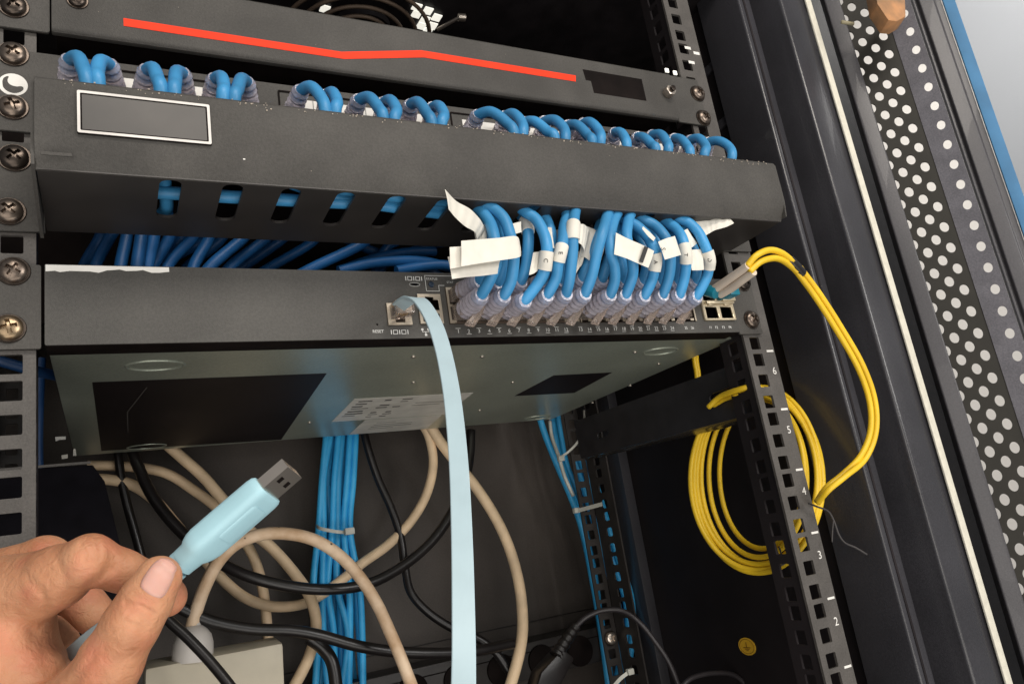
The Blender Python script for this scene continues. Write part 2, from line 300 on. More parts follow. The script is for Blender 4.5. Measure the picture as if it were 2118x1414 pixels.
# door, folded 42 degrees towards the viewer
DA = math.radians(-42); DD = np.array([math.cos(DA), math.sin(DA)]); DN = np.array([math.sin(DA), -math.cos(DA)])   # along the door, towards the viewer
D0 = np.array([652.5, -22.0])
def dr(s, n): q = D0 + DD * s + DN * n; return (q[0], q[1])
door = sweep(rnd([dr(-13, -10), dr(-13.4, 5), dr(-0.5, 5.5), dr(-0.4, 1)], 1.6), 'perforated_door', M_frame2, cab)
PITCH = 18.95
def ell(u, v, a, b, n=18): return [(u + a * math.cos(2 * math.pi * k / n), v + b * math.sin(2 * math.pi * k / n)) for k in range(n)]
def doorfn(u, v, w): x, y = dr(u, w - 1.0); return (x, y, v)
mesh = MB(); CW = 9.05
for c in range(5):
    off = 279.5 + (c - 1) * -PITCH / 2
    for k in range(-34, 8):
        v = off + k * PITCH; u = 0.3 + CW * c; NN = 24; ep = []; bp_ = []
        for q in range(NN):
            a = 2 * math.pi * q / NN; cx_, sy_ = math.cos(a), math.sin(a); ep.append((u + 3.65 * cx_, v + 4.55 * sy_))
            t_ = min((CW / 2) / max(abs(cx_), 1e-6), (PITCH / 2) / max(abs(sy_), 1e-6)); bp_.append((u + cx_ * t_, v + sy_ * t_))
        cn = [(u + sx_ * CW / 2, v + sz_ * PITCH / 2) for sx_, sz_ in ((1, 1), (-1, 1), (-1, -1), (1, -1))]
        for w_ in (0, -1.2):
            if c < 4:
                mesh.add([doorfn(*p, w_) for p in ep + bp_], [(q, (q + 1) % NN, NN + (q + 1) % NN, NN + q) for q in range(NN)])
                for p in cn:                                # fill the corner left between the last two boundary points
                    d_ = sorted(range(NN), key=lambda q: (bp_[q][0] - p[0]) ** 2 + (bp_[q][1] - p[1]) ** 2)
                    qa = [q for q in d_[:4] if abs(abs(bp_[q][0] - u) - CW / 2) < 1e-6][0:1]; qb = [q for q in d_[:6] if abs(abs(bp_[q][1] - v) - PITCH / 2) < 1e-6][0:1]
                    if qa and qb: mesh.add([doorfn(*bp_[qa[0]], w_), doorfn(*p, w_), doorfn(*bp_[qb[0]], w_)], [(0, 1, 2)])
            else: mesh.add([doorfn(*p, w_) for p in cn], [(0, 1, 2, 3)])
        if c < 4: mesh.add([doorfn(*p, w_) for w_ in (0, -1.2) for p in ep], [(q, (q + 1) % NN, NN + (q + 1) % NN, NN + q) for q in range(NN)])
mesh.build('mesh_sheet', M_perf, door)
h2 = [ell(13.2, 279.5 - 6 + k * PITCH, 3.3, 4.3) for k in range(-32, 6)]
A2 = math.radians(-22)
def flfn(u, v, w): s_ = 35.5 + u * math.cos(A2) - w * math.sin(-A2); n_ = -1.0 + u * math.sin(-A2) * -1 * -1 + w * math.cos(A2); x, y = dr(s_, n_); return (x, y, v)
plate([(0, -340), (20.5, -340), (20.5, 395), (0, 395)], h2, 1.2, 'perforated_flange', M_flange_lit, door, flfn)
sweep(rnd([dr(58, 6.5), dr(58.4, 0), dr(61.6, 0), dr(62, 5), dr(74, 4.5), dr(75, 1), dr(80.5, 1)], 1.2), 'door_edge', M_frame2, door)
MB().slab([(*dr(81, 3), -340), (*dr(90.5, 3), -340), (*dr(90.5, 3), 395), (*dr(81, 3), 395)], (*(-DN * 2.5), 0)).build('blue_edge_strip', M_bluet, door, bevel=0.6)
for z0 in (300, 215, 130, 20, -60, -150, -240): pass
# fan guard under the roof, glowing squares added as daylight through the vent
fan = MB()
for r_ in (28, 40, 52, 64): fan.tube([(240 + r_ * math.cos(a), 150 + r_ * math.sin(a) * 1.0, 316) for a in np.linspace(0, 2 * math.pi, 49)], 1.9, 6, cap=False)
f_ = thing('roof_fan', 'round wire-ringed fan under the cabinet roof, mostly hidden above the red-striped unit', 'fan')
fan.build('fan_guard', mat('fan_wire', (0.10, 0.07, 0.05), 0.6, metal=0.2), f_, smooth=True)
fb = MB(); fb.tube([(245, 150, 328), (245, 150, 321)], 26, 24); fb.tube([(245, 150, 329), (245, 150, 322)], 12, 20); fb.build('fan_hub', M_dark, f_, smooth=True, auto=40)
MB().tube([atZ(905, 62, 312), atZ(935, 45, 312), atZ(952, 36, 312)], 1.6, 8).tube([atZ(948, 36, 313), atZ(962, 37, 313)], 3.4, 10).build('mounting_bolt', M_metal, f_, smooth=True, auto=40)
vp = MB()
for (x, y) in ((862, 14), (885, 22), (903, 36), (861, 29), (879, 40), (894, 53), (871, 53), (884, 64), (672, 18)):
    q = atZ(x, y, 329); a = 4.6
    vp = MB(); vp.slab([(q[0] - a * .8, q[1] - a, 329), (q[0] + a * .9, q[1] - a * .8, 329), (q[0] + a * .8, q[1] + a, 329), (q[0] - a * .9, q[1] + a * .8, 329)], (0, 0, -1)); vp.build('vent_glow', M_glow, f_)


# wooden wedge at the top of the door
wp = MB(); a0 = [(1808, -30), (1815, 8), (1838, 42), (1856, 44), (1874, 34), (1872, -5), (1868, -30)]
wq = [at(x, y, -75) for x, y in a0]; wp.slab(wq, np.array([6.0, 14.0, -2.0]))
tag(wp.build('wooden_wedge', M_wood, None, bevel=1.2), 'brown wooden wedge poking down over the perforated door at the top edge', 'wedge')
bt = MB().tube([at(1741, 46, -40), at(1765, 50, -42)], 1.6, 8); tag(bt.build('straw_scrap', mat('straw', (0.35, 0.31, 0.2), 0.6), None, smooth=True), 'tiny pale scrap stuck in an upper hole of the perforated door', 'scrap')

# ================================================================== mounting rails
HZ = [0, 15.9, 28.6]
def rail_holes(z0, z1):
    out = []; k = -10
    for k in range(-10, 12):
        for h in (0.0, 15.9, 28.6):
            z = h + 44.45 * k
            if z0 + 6 < z < z1 - 6: out.append(z)
    return out
def rail(name, label, X, inner, z0=-330, z1=325, grp='front mounting rails'):
    t = thing(name, label, 'rail', grp); sgn = 1 if inner > X else -1
    x0, x1 = sorted((inner, X - sgn * 13.5 if X > 100 else X - 26))
    if X > 100: x1 = X + 17.5
    hz = rail_holes(z0, z1)
    fp = cellplate(column(x0, x1, z0, z1, X, hz, 4.75, 4.75), 2.0, 'front_face', M_rail, t, lambda u, v, w: (u, w, v))
    # flange running back from the inner edge, with its own square holes
    cellplate(column(2.2, 27, z0, z1, 14, hz, 4.75, 4.75), 1.8, 'side_flange', M_side, t, lambda u, v, w: (inner + (1 if X > 100 else -1) * (0.95 + w), u, v))
    return t
rl = rail('mounting_rail', 'left front mounting rail with square holes beside the hand', 0, 10.0)
rr = rail('mounting_rail', 'right front mounting rail numbered 6 to 2, in front of the yellow coil', 466.5, 456.5)
ink = MB()
for k in range(0, 6): z = -22.2 - 44.45 * k; ink.box((476.0, -0.32, z - .75), (482.6, -0.02, z + .75))
for k in range(5):
    z = -22.2 - 44.45 * k - 15.5; vs, fs = text_mesh(str(6 - k), 7.8, frontfn(479.0, z, -0.12), 'numeral', M_white, None); ink.add(vs, fs)
for (x, y) in ((1422, 100), (1440, 111), (1430, 130)): q = at(x, y, 0); ink.box((q[0] - 3, -0.32, q[2] - 1.2), (q[0] + 3.2, -0.02, q[2] + 1.4))
ink.build('rail_numerals', M_white, rr)
# rear rails
M_rearr = mat('rear_rail_steel', (0.030, 0.026, 0.024), 0.45, var=.2)
def rear_rail(name, label, X, d, parent=None):
    t = thing(name, label, 'rail', 'rear mounting rails')
    hz = rail_holes(-330, 325)
    a_, b_ = sorted((X, X + 17 * d)); cellplate(column(a_, b_, -330, 325, X + 8 * d, hz, 4.2, 4.6, 1), 1.8, 'front_face', M_rearr, t, lambda u, v, w: (u, 300 + w, v))
    cellplate(column(262, 299.6, -330, 325, 280, hz, 5.5, 4.4, 2), 1.8, 'side_flange', M_rearr, t, lambda u, v, w: (X + (17.4 + w) * d, u, v))
    return t
rear = rear_rail('rear_rail', 'slotted rear rail at right with blue cables showing through its holes', 476, 1)
screw(rear, 484.5, -236, 298.8, M_metal, 0.4)
rear_rail('rear_rail', 'dark rear rail at far left behind the front rail', -20, -1)
# support bar from the right front rail back to the rear rail
bar = thing('support_bar', 'dark slotted steel support bar running back below the switch at right', 'bar')
def barfn(u, v, w): return (464.5 + w, u, v)
plate([(4, -66), (4, -26), (262, -19.5), (262, -58)], [rect(30, -50, 58, -41, 4, 5)[:], rect(205, -45, 225, -39, 3, 4)], 1.8, 'web', mat('bar_steel', (0.022, .020, .022), .4, var=.2), bar, barfn)
MB().slab([(465.4, 4, -66), (465.4, 262, -58), (478, 262, -59.5), (478, 60, -68), (474, 40, -68), (466.5, 4, -67)], (0, 0, 1.5)).build('bottom_flange', mat('bar_flange', (0.03, 0.026, 0.022), 0.22, spec=0.7), bar, bevel=0.4)
q = atX(1551, 800, 462); MB().tube([(465, q[1], q[2]), (459, q[1], q[2])], 4.4, 20).build('bolt', M_screw, bar, bevel=1.6)

# ================================================================== red-striped unit
top = thing('security_appliance', 'black rack unit across the top with a long bent red stripe', 'rack unit')
bz = MB(); bz.slab([(17, -3.5, 165.5), (17, -5, 167.3), (17, -5, 206), (17, -4, 207), (17, 0, 207), (17, 0, 165.5)], (423, 0, 0)); bz.build('front_bezel', M_front, top, bevel=1.1)
MB().box((19, .3, 167), (438, 260, 205.5)).build('chassis', M_matte, top)
st = MB(); strip = [((255, 41), (255, 56)), ((708, 109.5), (706, 125)), ((868, 107.5), (870, 122.5)), ((1190, 158), (1189, 173))]
up = [at(*a, -5.25) for a, b_ in strip]; lo = [at(*b_, -5.25) for a, b_ in strip]
up = [(51.5, 179.6), (173.5, 179.6), (228, 190.4), (348.5, 190.4)]; lo = [(51.5, 174.6), (174.8, 174.6), (229.3, 185.2), (347.5, 185.2)]
for i in range(3): st.slab([(up[i][0], -5.02, up[i][1]), (up[i + 1][0], -5.02, up[i + 1][1]), (lo[i + 1][0], -5.02, lo[i + 1][1]), (lo[i][0], -5.02, lo[i][1])], (0, -0.25, 0))
st.build('red_stripe', M_red, top)
MB().slab([(356, -5.02, 197), (410, -5.02, 197), (410, -5.02, 178), (362, -5.02, 178), (361.5, -5.02, 188), (357, -5.02, 188)], (0, -0.2, 0)).build('badge_patch', M_matte, top)
for x0, x1 in ((-26, 16.2), (440.6, 470)):
    e = plate(rect(x0, 165.3, x1, 207, 1.5), [], 2.4, 'mounting_ear', M_front, top, lambda u, v, w: (u, -1.6 + w, v))
screw(top, 0, 178, -2.8, M_screw3, 0.2); screw(top, 466.5, 206.5 - 12.7, -2.8, M_screw, .5); screw(top, 466.5, 171.5, -2.8, M_screw, 0.3)
screw(top, at(160, -2, -5)[0], at(160, 2, -5)[2], -5, M_screw3, 0.1, s=.75)
q = at(1384, 190, -8); MB().tube([(q[0], -5, q[2]), (q[0], -11, q[2])], 4.5, 6).build('hex_nut', M_metal, top, bevel=0.5)
MB().tube([(q[0], -10.9, q[2]), (q[0], -14, q[2])], 2.3, 14).build('hex_nut_stud', M_screw3, top, bevel=0.5)
for (x, y) in ((1380, 146), (1397, 151)): q = at(x, y, 2); MB().box((q[0] - 1.6, 2, q[2] - 1.5), (q[0] + 1.7, 3, q[2] + 2)).build('glow_mark', M_glow, top)  # white marks given a glow of their own, no indicator lamps here

# ================================================================== patch panel
pp = thing('patch_panel', 'black patch panel with white label strips feeding the row of curled blue cords', 'patch panel')
ph = []
for gi in range(4):
    x0 = 24 + gi * 110.5
    for r_ in range(6): ph.append(rect(x0 + 2 + r_ * 16.2, 117, x0 + 14 + r_ * 16.2, 131, 0.6, 2))
plate(rect(-26, 105, 492 - 26, 152, 1), ph, 2.2, 'front_face', M_front, pp, lambda u, v, w: (u, -1.6 + w, v))
MB().box((10, 0.2, 106), (456, 26, 151)).build('jack_housing', M_matte, pp)
for gi in range(4):
    x0 = 22 + gi * 110.5
    plate(rect(x0, 112, x0 + 99, 147.6, 1), [rect(x0 + .9, 112.9, x0 + 98.1, 146.7, .6)], .7, 'bay_outline', M_matte, pp, lambda u, v, w: (u, -3.1 + w, v))
    MB().box((x0 + 8, -3.6, 134.2), (x0 + 94, -2.72, 142.6)).build('label_strip', M_white, pp)
    dv = MB()
    for k in range(5): dv.box((x0 + 20 + k * 16.2, -3.9, 134.3), (x0 + 20.5 + k * 16.2, -3.62, 142.5))
    dv.build('strip_divider', M_ink2, pp)
# round logo badge printed on the left ear
q = at(27, 175, -3); lg = MB(); n = 40; R_ = 6.4
lg.slab([(q[0] + R_ * math.cos(2 * math.pi * k / n), -2.72, q[2] + R_ * math.sin(2 * math.pi * k / n)) for k in range(n)], (0, -0.2, 0)); lg.build('round_logo', M_white, pp)
def logo_pt(t):                                            # the dark swirl inside the white disc
    return t
sw_ = [(-4.6, 1.2), (-4.0, 3.2), (-2.6, 4.4), (-1.9, 4.2), (-2.4, 2.4), (-2.0, 0.6), (-0.6, -0.6), (1.4, -1.0), (3.2, -0.6), (4.4, -1.0), (4.3, -2.6), (2.6, -4.2), (0.2, -4.9), (-2.4, -4.1), (-4.2, -2.0)]
sw_ = [tuple(p[:2]) for p in spline([(x, y, 0) for x, y in sw_ + sw_[:1]], 4)][:-1]
lg2 = MB().slab([(q[0] + x, -2.93, q[2] + y) for x, y in sw_], (0, -0.15, 0)); lg2.build('logo_swirl', M_front, pp)
screw(pp, 0, 149, -2.8, M_screw, 0.15); screw(pp, 0, 118, -2.8, M_screw, 0.75)

# ================================================================== cable manager
cm = thing('cable_manager', 'long black covered cable duct across the middle with a blank framed nameplate', 'cable manager')
cv = MB(); prof = [(-52.8, 57), (-54, 57), (-61, 69), (-61, 98.5), (-60, 99.8), (-58.8, 99.8), (-59, 98.5), (-59, 70), (-54.0, 59), (-52.8, 59)]
L_ = 13.5; Rr = 463.0
cv.slab([(L_, y, z) for y, z in prof], (Rr - L_, 0, 0)); cover = cv.build('cover', M_front, cm, bevel=0.5)
MB().slab([(Rr, -59, 59), (Rr, -60.6, 70), (Rr, -60.6, 98), (Rr, -58, 99.4), (Rr, -52, 99.4), (Rr, -50, 59)], (1.2, 0, 0)).build('end_cap', M_front, cm, bevel=0.4)
MB().box((16, -61.5, 60.5), (28, -60.8, 62.2)).build('cover_latch', M_front, cover, bevel=.3)
slots = []
for k in range(14):
    cx = 40 + k * 28.2
    slots.append(rect(cx - 4.9, -52.5, cx + 4.9, -11.5, 4.4, 6))
dc = [(14, 40 - 14.1, -54.4, 11, None)] + [(40 + k * 28.2 - 14.1, 40 + k * 28.2 + 14.1, -54.4, 11, slots[k] if k else None) for k in range(14)] + [(40 + 13 * 28.2 + 14.1, Rr - 1, -54.4, 11, None)]
cellplate(dc, 1.6, 'duct_floor', mat('duct_black', (0.034, 0.030, 0.028), 0.42, var=0.2, vscale=20), cm, lambda u, v, w: (u, v, 57.1 + w))
MB().slab([(12.0, -3, 47), (12, -20, 49), (12, -57, 58), (12, -58, 99), (12, -3, 103)], (1.5, 0, 0)).build('side_plate', M_front, cm)
ear = [(-26, 50.5), (14, 50.5), (13, 97.5), (9, 98.5), (-26, 98.5)]
plate(ear, [], 2.4, 'mounting_ear', M_front, cm, lambda u, v, w: (u, -1.6 + w, v))
plate(rect(455, 57, 483, 101, 1), [], 2.4, 'mounting_ear', M_front, cm, lambda u, v, w: (u, -1.6 + w, v))
screw(cm, -1, 60.3, -2.8, M_screw, 0.35, s=1.02); screw(cm, 1, 89.5, -2.8, M_screw3, 0.3, s=1.05)
npl = MB().box((30, -62.6, 72.0), (86, -61.1, 93.6)).build('nameplate', M_matte, cover, bevel=0.6)
plate(rect(30.1, 72.1, 85.9, 93.5, .8), [rect(31.3, 73.3, 84.7, 92.3, .5)], .3, 'nameplate_border', mat('silver_line', (.60, .57, .54), .4, var=.1), npl, lambda u, v, w: (u, -62.8 + w, v))
MB().box((32, -62.72, 74), (84, -62.62, 91.6)).build('nameplate_face', mat('nameplate_dark', (.034, .030, .027), .4, var=.35, vscale=25), npl)
cr = MB(); random.seed(11)
for k in range(150):
    x = random.uniform(20, 455); e = random.uniform(.15, .5); z = 99.2 - abs(random.gauss(0, 1.6)); cr.box((x, -61.25 - e * .4, z), (x + e * 1.5, -60.9, z + e))
tag(cr.build('dust', mat('dust_crumbs', (.42, .36, .30), .9), cover), kind='stuff')
MB().box((100, -61.2, 66.4), (101, -61, 67)).build('paint_chip', M_white, cover)

# ================================================================== network switch
sw = thing('network_switch', 'black rack switch with 24 plugged ports and a pale flat console cable at its face', 'network switch')
XL, XR, ZB, ZT = 13.8, 450.5, -8.0, 33.0
FY = -4.0
col1 = [229.5 + 13.75 * c for c in range(6)]; col2 = [316.4 + 13.75 * c for c in range(6)]
cut = [rect(221.4, 0.2, 307.8, 23.8), rect(313.6, 0.2, 411.6, 23.8), rect(183, -.4, 197.8, 13.2), rect(202.6, .2, 217.6, 19), rect(418.6, .6, 447.8, 24)]
cut += [rect(199.4, 24.3, 205.6, 26.2, .9, 4), ell(176.8, 0.6, .7, .7), ell(213.2, 25.5, 2.0, 2.0)]
plate(rect(XL, ZB, XR, ZT, 0.8), cut, 2.0, 'front_bezel', M_sw, sw, lambda u, v, w: (u, FY + 1 + w, v))
MB().box((XL + .5, -1.8, ZT - 1.5), (XR - .5, 305, ZT - .5)).box((XL + .5, -1.8, ZB + 1.5), (XL + 1.7, 305, ZT - 1.6)).box((XR + 12 - 1.7, 10, ZB + 1.5), (XR + 12 - .5, 305, ZT - 1.6)).box((XL + 1, 303, ZB + 1.5), (XR + 11, 305, ZT - 1.6)).build('chassis_shell', M_dark, sw)
MB().box((XL + 3, 14, ZB + 2), (XR - 4, 20, ZT - 2)).build('port_backing', M_matte, sw)
MB().slab([(XL + 1, 13.5, ZB), (XR + 10, 13.5, ZB), (XR + 12, 30, ZB), (XR + 12, 305, ZB), (XL + 1, 305, ZB)], (0, 0, 1.4)).build('bottom_plate', M_bottom, sw)
MB().box((XL + .3, -3.0, ZB - .2), (XR + .3, 13.0, ZB + 1.0)).build('front_lip', M_matte, sw, bevel=.3)
def sheet(q, z, name, m, t=0.15): return MB().slab([(x, y, z) for x, y in q], (0, 0, -t)).build(name, m, sw)
sheet([(32, 69), (164.3, 69.5), (177.5, 302), (34, 290)], ZB - .02, 'blank_patch', mat('patch_black', (0.010, 0.007, 0.0075), .5, var=.25, vscale=12, spec=.2))
sheet([(352, 173), (352.6, 104), (408, 103), (414, 175)], ZB - .02, 'blank_patch', mat('patch_black', (0.010, 0.007, 0.0075), .5, var=.25, vscale=12, spec=.2))
MB().slab([(52, 220, ZB - .3), (50.5, 150, ZB - .3), (60, 85, ZB - .3), (60.6, 85, ZB - .3), (51.2, 150, ZB - .3), (52.5, 220, ZB - .3)], (0, 0, -.05)).build('scratch', M_rail, sw)
lb1 = sheet([(204, 150), (303, 151), (312, 236), (207, 234)], ZB - .02, 'rating_label', M_paperd)
lb2 = sheet([(237, 238), (309, 239), (318, 303), (240, 302)], ZB - .02, 'rating_label', M_paperd)
tx = MB(); random.seed(3)
def dash(x0, x1, y, h=3.2): tx.box((x0, y, ZB - .26), (x1, y + h, ZB - .19))
for y in range(158, 228, 9):
    for x0, wd_ in ((210, 16), (232, 9), (246, 8)):
        if random.random() < .8: dash(x0 + random.uniform(-1, 1), x0 + wd_ * random.uniform(.5, 1), y, random.uniform(2, 4.5))
    if random.random() < .55: dash(262, 262 + random.uniform(12, 34), y, 1.2)
for y in range(252, 285, 9): dash(252, 252 + random.uniform(14, 40), y, random.uniform(1, 2))
tx.build('label_print', mat('grey_ink', (0.08, 0.075, 0.07), .6), lb1)
# stamped ovals, rivets
def ring(cx, cy, a, b, r, name, m, z=ZB): MB().tube([(cx + a * math.cos(t), cy + b * math.sin(t), z) for t in np.linspace(0, 2 * math.pi, 41)], r, 8, cap=False).build(name, m, sw, smooth=True)
for cx, cy in ((63, 38), (67, 285), (412, 42), (436, 288)): ring(cx, cy, 14.5, 9.5, .8, 'stamped_oval', M_bottom)
rv = [(855, 737), (855, 790), (997, 737), (1060, 790), (992, 848), (640, 873), (1313, 728), (1362, 752), (1303, 797), (1225, 832)]
for i, (x, y) in enumerate(rv):
    q = atZ(x, y, ZB); MB().tube([(q[0], q[1], ZB + .2), (q[0], q[1], ZB - .7), (q[0], q[1], ZB - .9)], [1.7, 1.5, .6], 12).build('rivet', M_metal, sw, smooth=True)
# ears
plate(rect(-26, -9.2, 12.2, 33, 1), [], 2.2, 'mounting_ear', M_front, sw, lambda u, v, w: (u, -1.5 + w, v))
plate(rect(451.5, -9.2, 474, 36, 1), [], 2.2, 'mounting_ear', M_front, sw, lambda u, v, w: (u, -1.5 + w, v))
screw(sw, 1, 29.3, -2.6, M_screw, 0.1, tilt=.05); screw(sw, -.6, 0.8, -2.6, M_screw2, 0.9, tilt=-.05); screw(sw, 466.0, 31.3, -2.6, M_screw3, 0.3); screw(sw, 465.5, 1.6, -2.6, M_screw, 0.3)
# torn white label along the top left edge
rg = [(14.2, 32.6), (69, 32.6), (69, 30.2)]; x = 68
while x > 16: x -= random.uniform(2, 5); rg.append((max(x, 14.2), 29.4 + random.uniform(-.5, .5) + (1.0 if 38 < x < 60 else 0)))
MB().slab([(x, FY - .02, z) for x, z in rg + [(14.2, 29.2)]], (0, -.2, 0)).build('torn_label', M_white, sw)
# port shields
M_portd = mat('port_brown', (0.075, 0.055, 0.042), 0.35, var=.3, vscale=150)
def port_holes(cols, up=True):
    o = []
    for c in cols:
        for zb, s_ in ((1.9, 1), (12.9, -1)):
            x0, x1, z0, z1 = c - 6.1, c + 6.1, zb, zb + 9.6
            o.append([(x0, z0 + 1.9), (x0 + 2.6, z0 + 1.9), (x0 + 2.6, z0), (x1 - 2.6, z0), (x1 - 2.6, z0 + 1.9), (x1, z0 + 1.9), (x1, z1), (x0, z1)] if s_ > 0 else
                     [(x0, z0), (x1, z0), (x1, z1 - 1.9), (x1 - 2.6, z1 - 1.9), (x1 - 2.6, z1), (x0 + 2.6, z1), (x0 + 2.6, z1 - 1.9), (x0, z1 - 1.9)])
    return o
plate(rect(221.6, .4, 307.6, 23.6), port_holes(col1), 1.4, 'port_block', M_portd, sw, lambda u, v, w: (u, FY + .1 + w, v))
plate(rect(313.8, .4, 411.4, 23.6), port_holes(col2 + [402.4]), 1.4, 'port_block', M_portd, sw, lambda u, v, w: (u, FY + .1 + w, v))
plate(rect(183.2, -.2, 197.6, 13), [[(185, 3.2), (187.6, 3.2), (187.6, 1.2), (193.4, 1.2), (193.4, 3.2), (195.9, 3.2), (195.9, 11.6), (185, 11.6)]], 1.8, 'console_port', M_port, sw, lambda u, v, w: (u, FY - .6 + w, v))
plate(rect(202.8, .4, 217.4, 18.8), [[(204.2, 8.6), (216, 8.6), (216, 15.4), (213, 15.4), (213, 17.2), (207.4, 17.2), (207.4, 15.4), (204.2, 15.4)], rect(204.6, 1.6, 215.6, 6.8)], 1.8, 'management_port', M_port, sw, lambda u, v, w: (u, FY - .6 + w, v))
plate(rect(418.8, .8, 447.6, 23.8), [rect(420.4, 2, 432.4, 11), rect(434.4, 2, 446.2, 11), rect(420.4, 15.4, 432.4, 22.6), rect(434.4, 15.4, 446.2, 22.6)], 3.0, 'fibre_cage', M_sfp, sw, lambda u, v, w: (u, FY - .6 + w, v))
for bb in (((221.7, FY - 1.1, .5), (223.0, FY - .85, 23.4)), ((223.1, FY - 1.1, .5), (224.6, FY - .85, 2.2)), ((223.1, FY - 1.1, 21.8), (226.5, FY - .85, 23.4)), ((223.1, FY - 1.1, 10.9), (225.2, FY - .85, 12.6)), ((313.9, FY - 1.1, .5), (314.7, FY - .85, 23.4)), ((410.0, FY - 1.1, .5), (411.2, FY - .85, 23.4)), ((396.2, FY - 1.1, .5), (397.0, FY - .85, 9))): MB().box(*bb).build('port_rim', M_port, sw)
led = MB()
for c in col1 + col2 + [402.4]:
    for s_ in (-1, 1): led.box((c + s_ * 5.0 - 1.5, FY - .95, .9), (c + s_ * 5.0 + 1.5, FY - .65, 2.5))
led.build('port_light', M_port, sw)
# printed lettering
pr = MB()
def put(txt, X, Z, size, sx=1.0): vs, fs = text_mesh(txt, size, frontfn(X, Z, FY - .1), 't', M_ink, None, .1, sx=sx); pr.add(vs, fs)
def bar_(x0, z0, x1, z1): pr.box((x0, FY - .16, z0), (x1, FY - .04, z1))
xs = [226.5 + 6.86 * k for k in range(12)] + [313.1 + 6.85 * k for k in range(12)]
for k, X in enumerate(xs):
    put(str(k + 1), X, -4.4, 3.3); bar_(X - 1.6, -2.6 if k % 2 == 0 else -6.3, X + 1.6, -2.35 if k % 2 == 0 else -6.05)
for t_, X in (('25', 400.8), ('26', 406.6), ('F1', 423.4), ('F2', 428.8), ('F3', 435.4), ('F4', 441.6)): put(t_, X, -4.4, 2.7)
put('RESET', 176.8, -3.7, 2.5); put('STATUS', 213.9, 28.9, 1.9, 1.1); put('STAT', 225.6, 26.9, 1.9); 
def ioi(cx, cz):                                           # console symbol |O|O|
    for d in (-5, 0, 5): bar_(cx + d - .25, cz - 1.3, cx + d + .25, cz + 1.3)
    for d in (-2.5, 2.5):
        for a, b_, c, e in ((-1.4, 1.0, 1.4, 1.3), (-1.4, -1.3, 1.4, -1.0), (-1.4, -1.0, -1.05, 1.0), (1.05, -1.0, 1.4, 1.0)): bar_(cx + d + a, cz + b_, cx + d + c, cz + e)
ioi(202.4, 29.0); ioi(189.6, -4.2)
cx, cz = 205.6, -4.6
for a in ((-2.6, 1.2, -1.2, 2.4), (1.2, 1.2, 2.6, 2.4), (-2.1, .5, -1.8, 1.2), (1.8, .5, 2.1, 1.2), (-2.1, .2, 2.1, .5), (-.2, -1, .2, .2), (-.7, -2.2, .7, -1)): bar_(cx + a[0], cz + a[1], cx + a[2], cz + a[3])
for a in ((209.4, 30.9, 227.5, 31.2), (209.4, 21.2, 209.7, 30.9), (209.7, 21.0, 217.6, 21.3), (217.6, 21.0, 217.9, 24.9), (217.9, 24.7, 221.5, 25.0)): bar_(*a)
pr.build('printed_lettering', M_ink, sw)
ub_c = [(199.6, FY - .3, 25.25), (205.4, FY - .3, 25.25)]; MB().tube([(202.5 + 3.3 * math.cos(a), FY - .1, 25.25 + 1.15 * math.sin(a)) for a in np.linspace(0, 2 * math.pi, 25)], .28, 6, cap=False).build('console_slot', M_ink2, sw, smooth=True)
MB().tube([(213.2, FY + .4, 25.5), (213.2, FY - .3, 25.5)], 1.8, 20).build('status_button', mat('button_navy', (0.02, 0.035, 0.06), .3), sw, bevel=.3)

# ================================================================== patch cords
CR = 3.4
def cord(label, group): return thing('ethernet_cord', label, 'patch cord', group)
def boot_mesh(p, q, r0=5.0, r1=4.2, ribs=6):
    n = 4 * ribs + 1; P = np.array([p + (q - p) * t for t in np.linspace(0, 1, n)]); R = [(r0 + (r1 - r0) * k / (n - 1)) * (1.0 + (.13 if k % 4 in (1, 2) else -.10)) for k in range(n)]
    return MB().tube(P, R, 14)
# --- upper row: short clear boots leaving the patch panel, cords curling down behind the duct cover
loops = [((142, 168), (144, 126), (161, 119), (172, 142), (180, 174)), ((242, 172), (226, 136), (208, 127), (201, 150), (203, 176)), ((290, 182), (304, 147), (317, 142), (326, 164), (333, 192)),
 ((385, 190), (377, 154), (365, 149), (362, 172), (360, 194)), ((432, 200), (445, 165), (458, 160), (463, 182), (461, 204)), ((516, 205), (510, 172), (499, 164), (491, 186), (484, 210)),
 ((598, 214), (622, 189), (643, 180), (664, 202), (673, 234)), ((668, 222), (677, 198), (688, 192), (697, 212), (693, 234)), ((720, 230), (742, 208), (764, 202), (783, 224), (792, 250)),
 ((785, 232), (794, 214), (808, 208), (820, 228), (815, 252)), ((836, 240), (849, 218), (865, 212), (882, 234), (893, 260)), ((885, 244), (895, 224), (908, 220), (918, 238), (912, 262)),
 ((962, 262), (988, 239), (1016, 232), (1048, 254), (1064, 280)), ((1030, 258), (1044, 242), (1062, 236), (1080, 256), (1081, 284)), ((1066, 270), (1085, 254), (1106, 252), (1132, 272), (1147, 290)),
 ((1112, 268), (1126, 252), (1148, 249), (1167, 268), (1169, 294)), ((1163, 275), (1176, 260), (1195, 260), (1217, 282), (1224, 297)), ((1193, 274), (1207, 256), (1222, 254), (1240, 274), (1241, 300)),
 ((1255, 295), (1272, 275), (1284, 275), (1293, 288), (1296, 307)), ((1300, 300), (1319, 284), (1333, 286), (1349, 301), (1356, 314)), ((1335, 293), (1349, 280), (1367, 279), (1380, 297), (1381, 317)),
 ((1378, 306), (1395, 287), (1409, 289), (1422, 304), (1427, 321)), ((1415, 299), (1429, 290), (1446, 287), (1460, 304), (1456, 324)), ((1448, 312), (1465, 295), (1487, 292), (1509, 306), (1513, 332))]
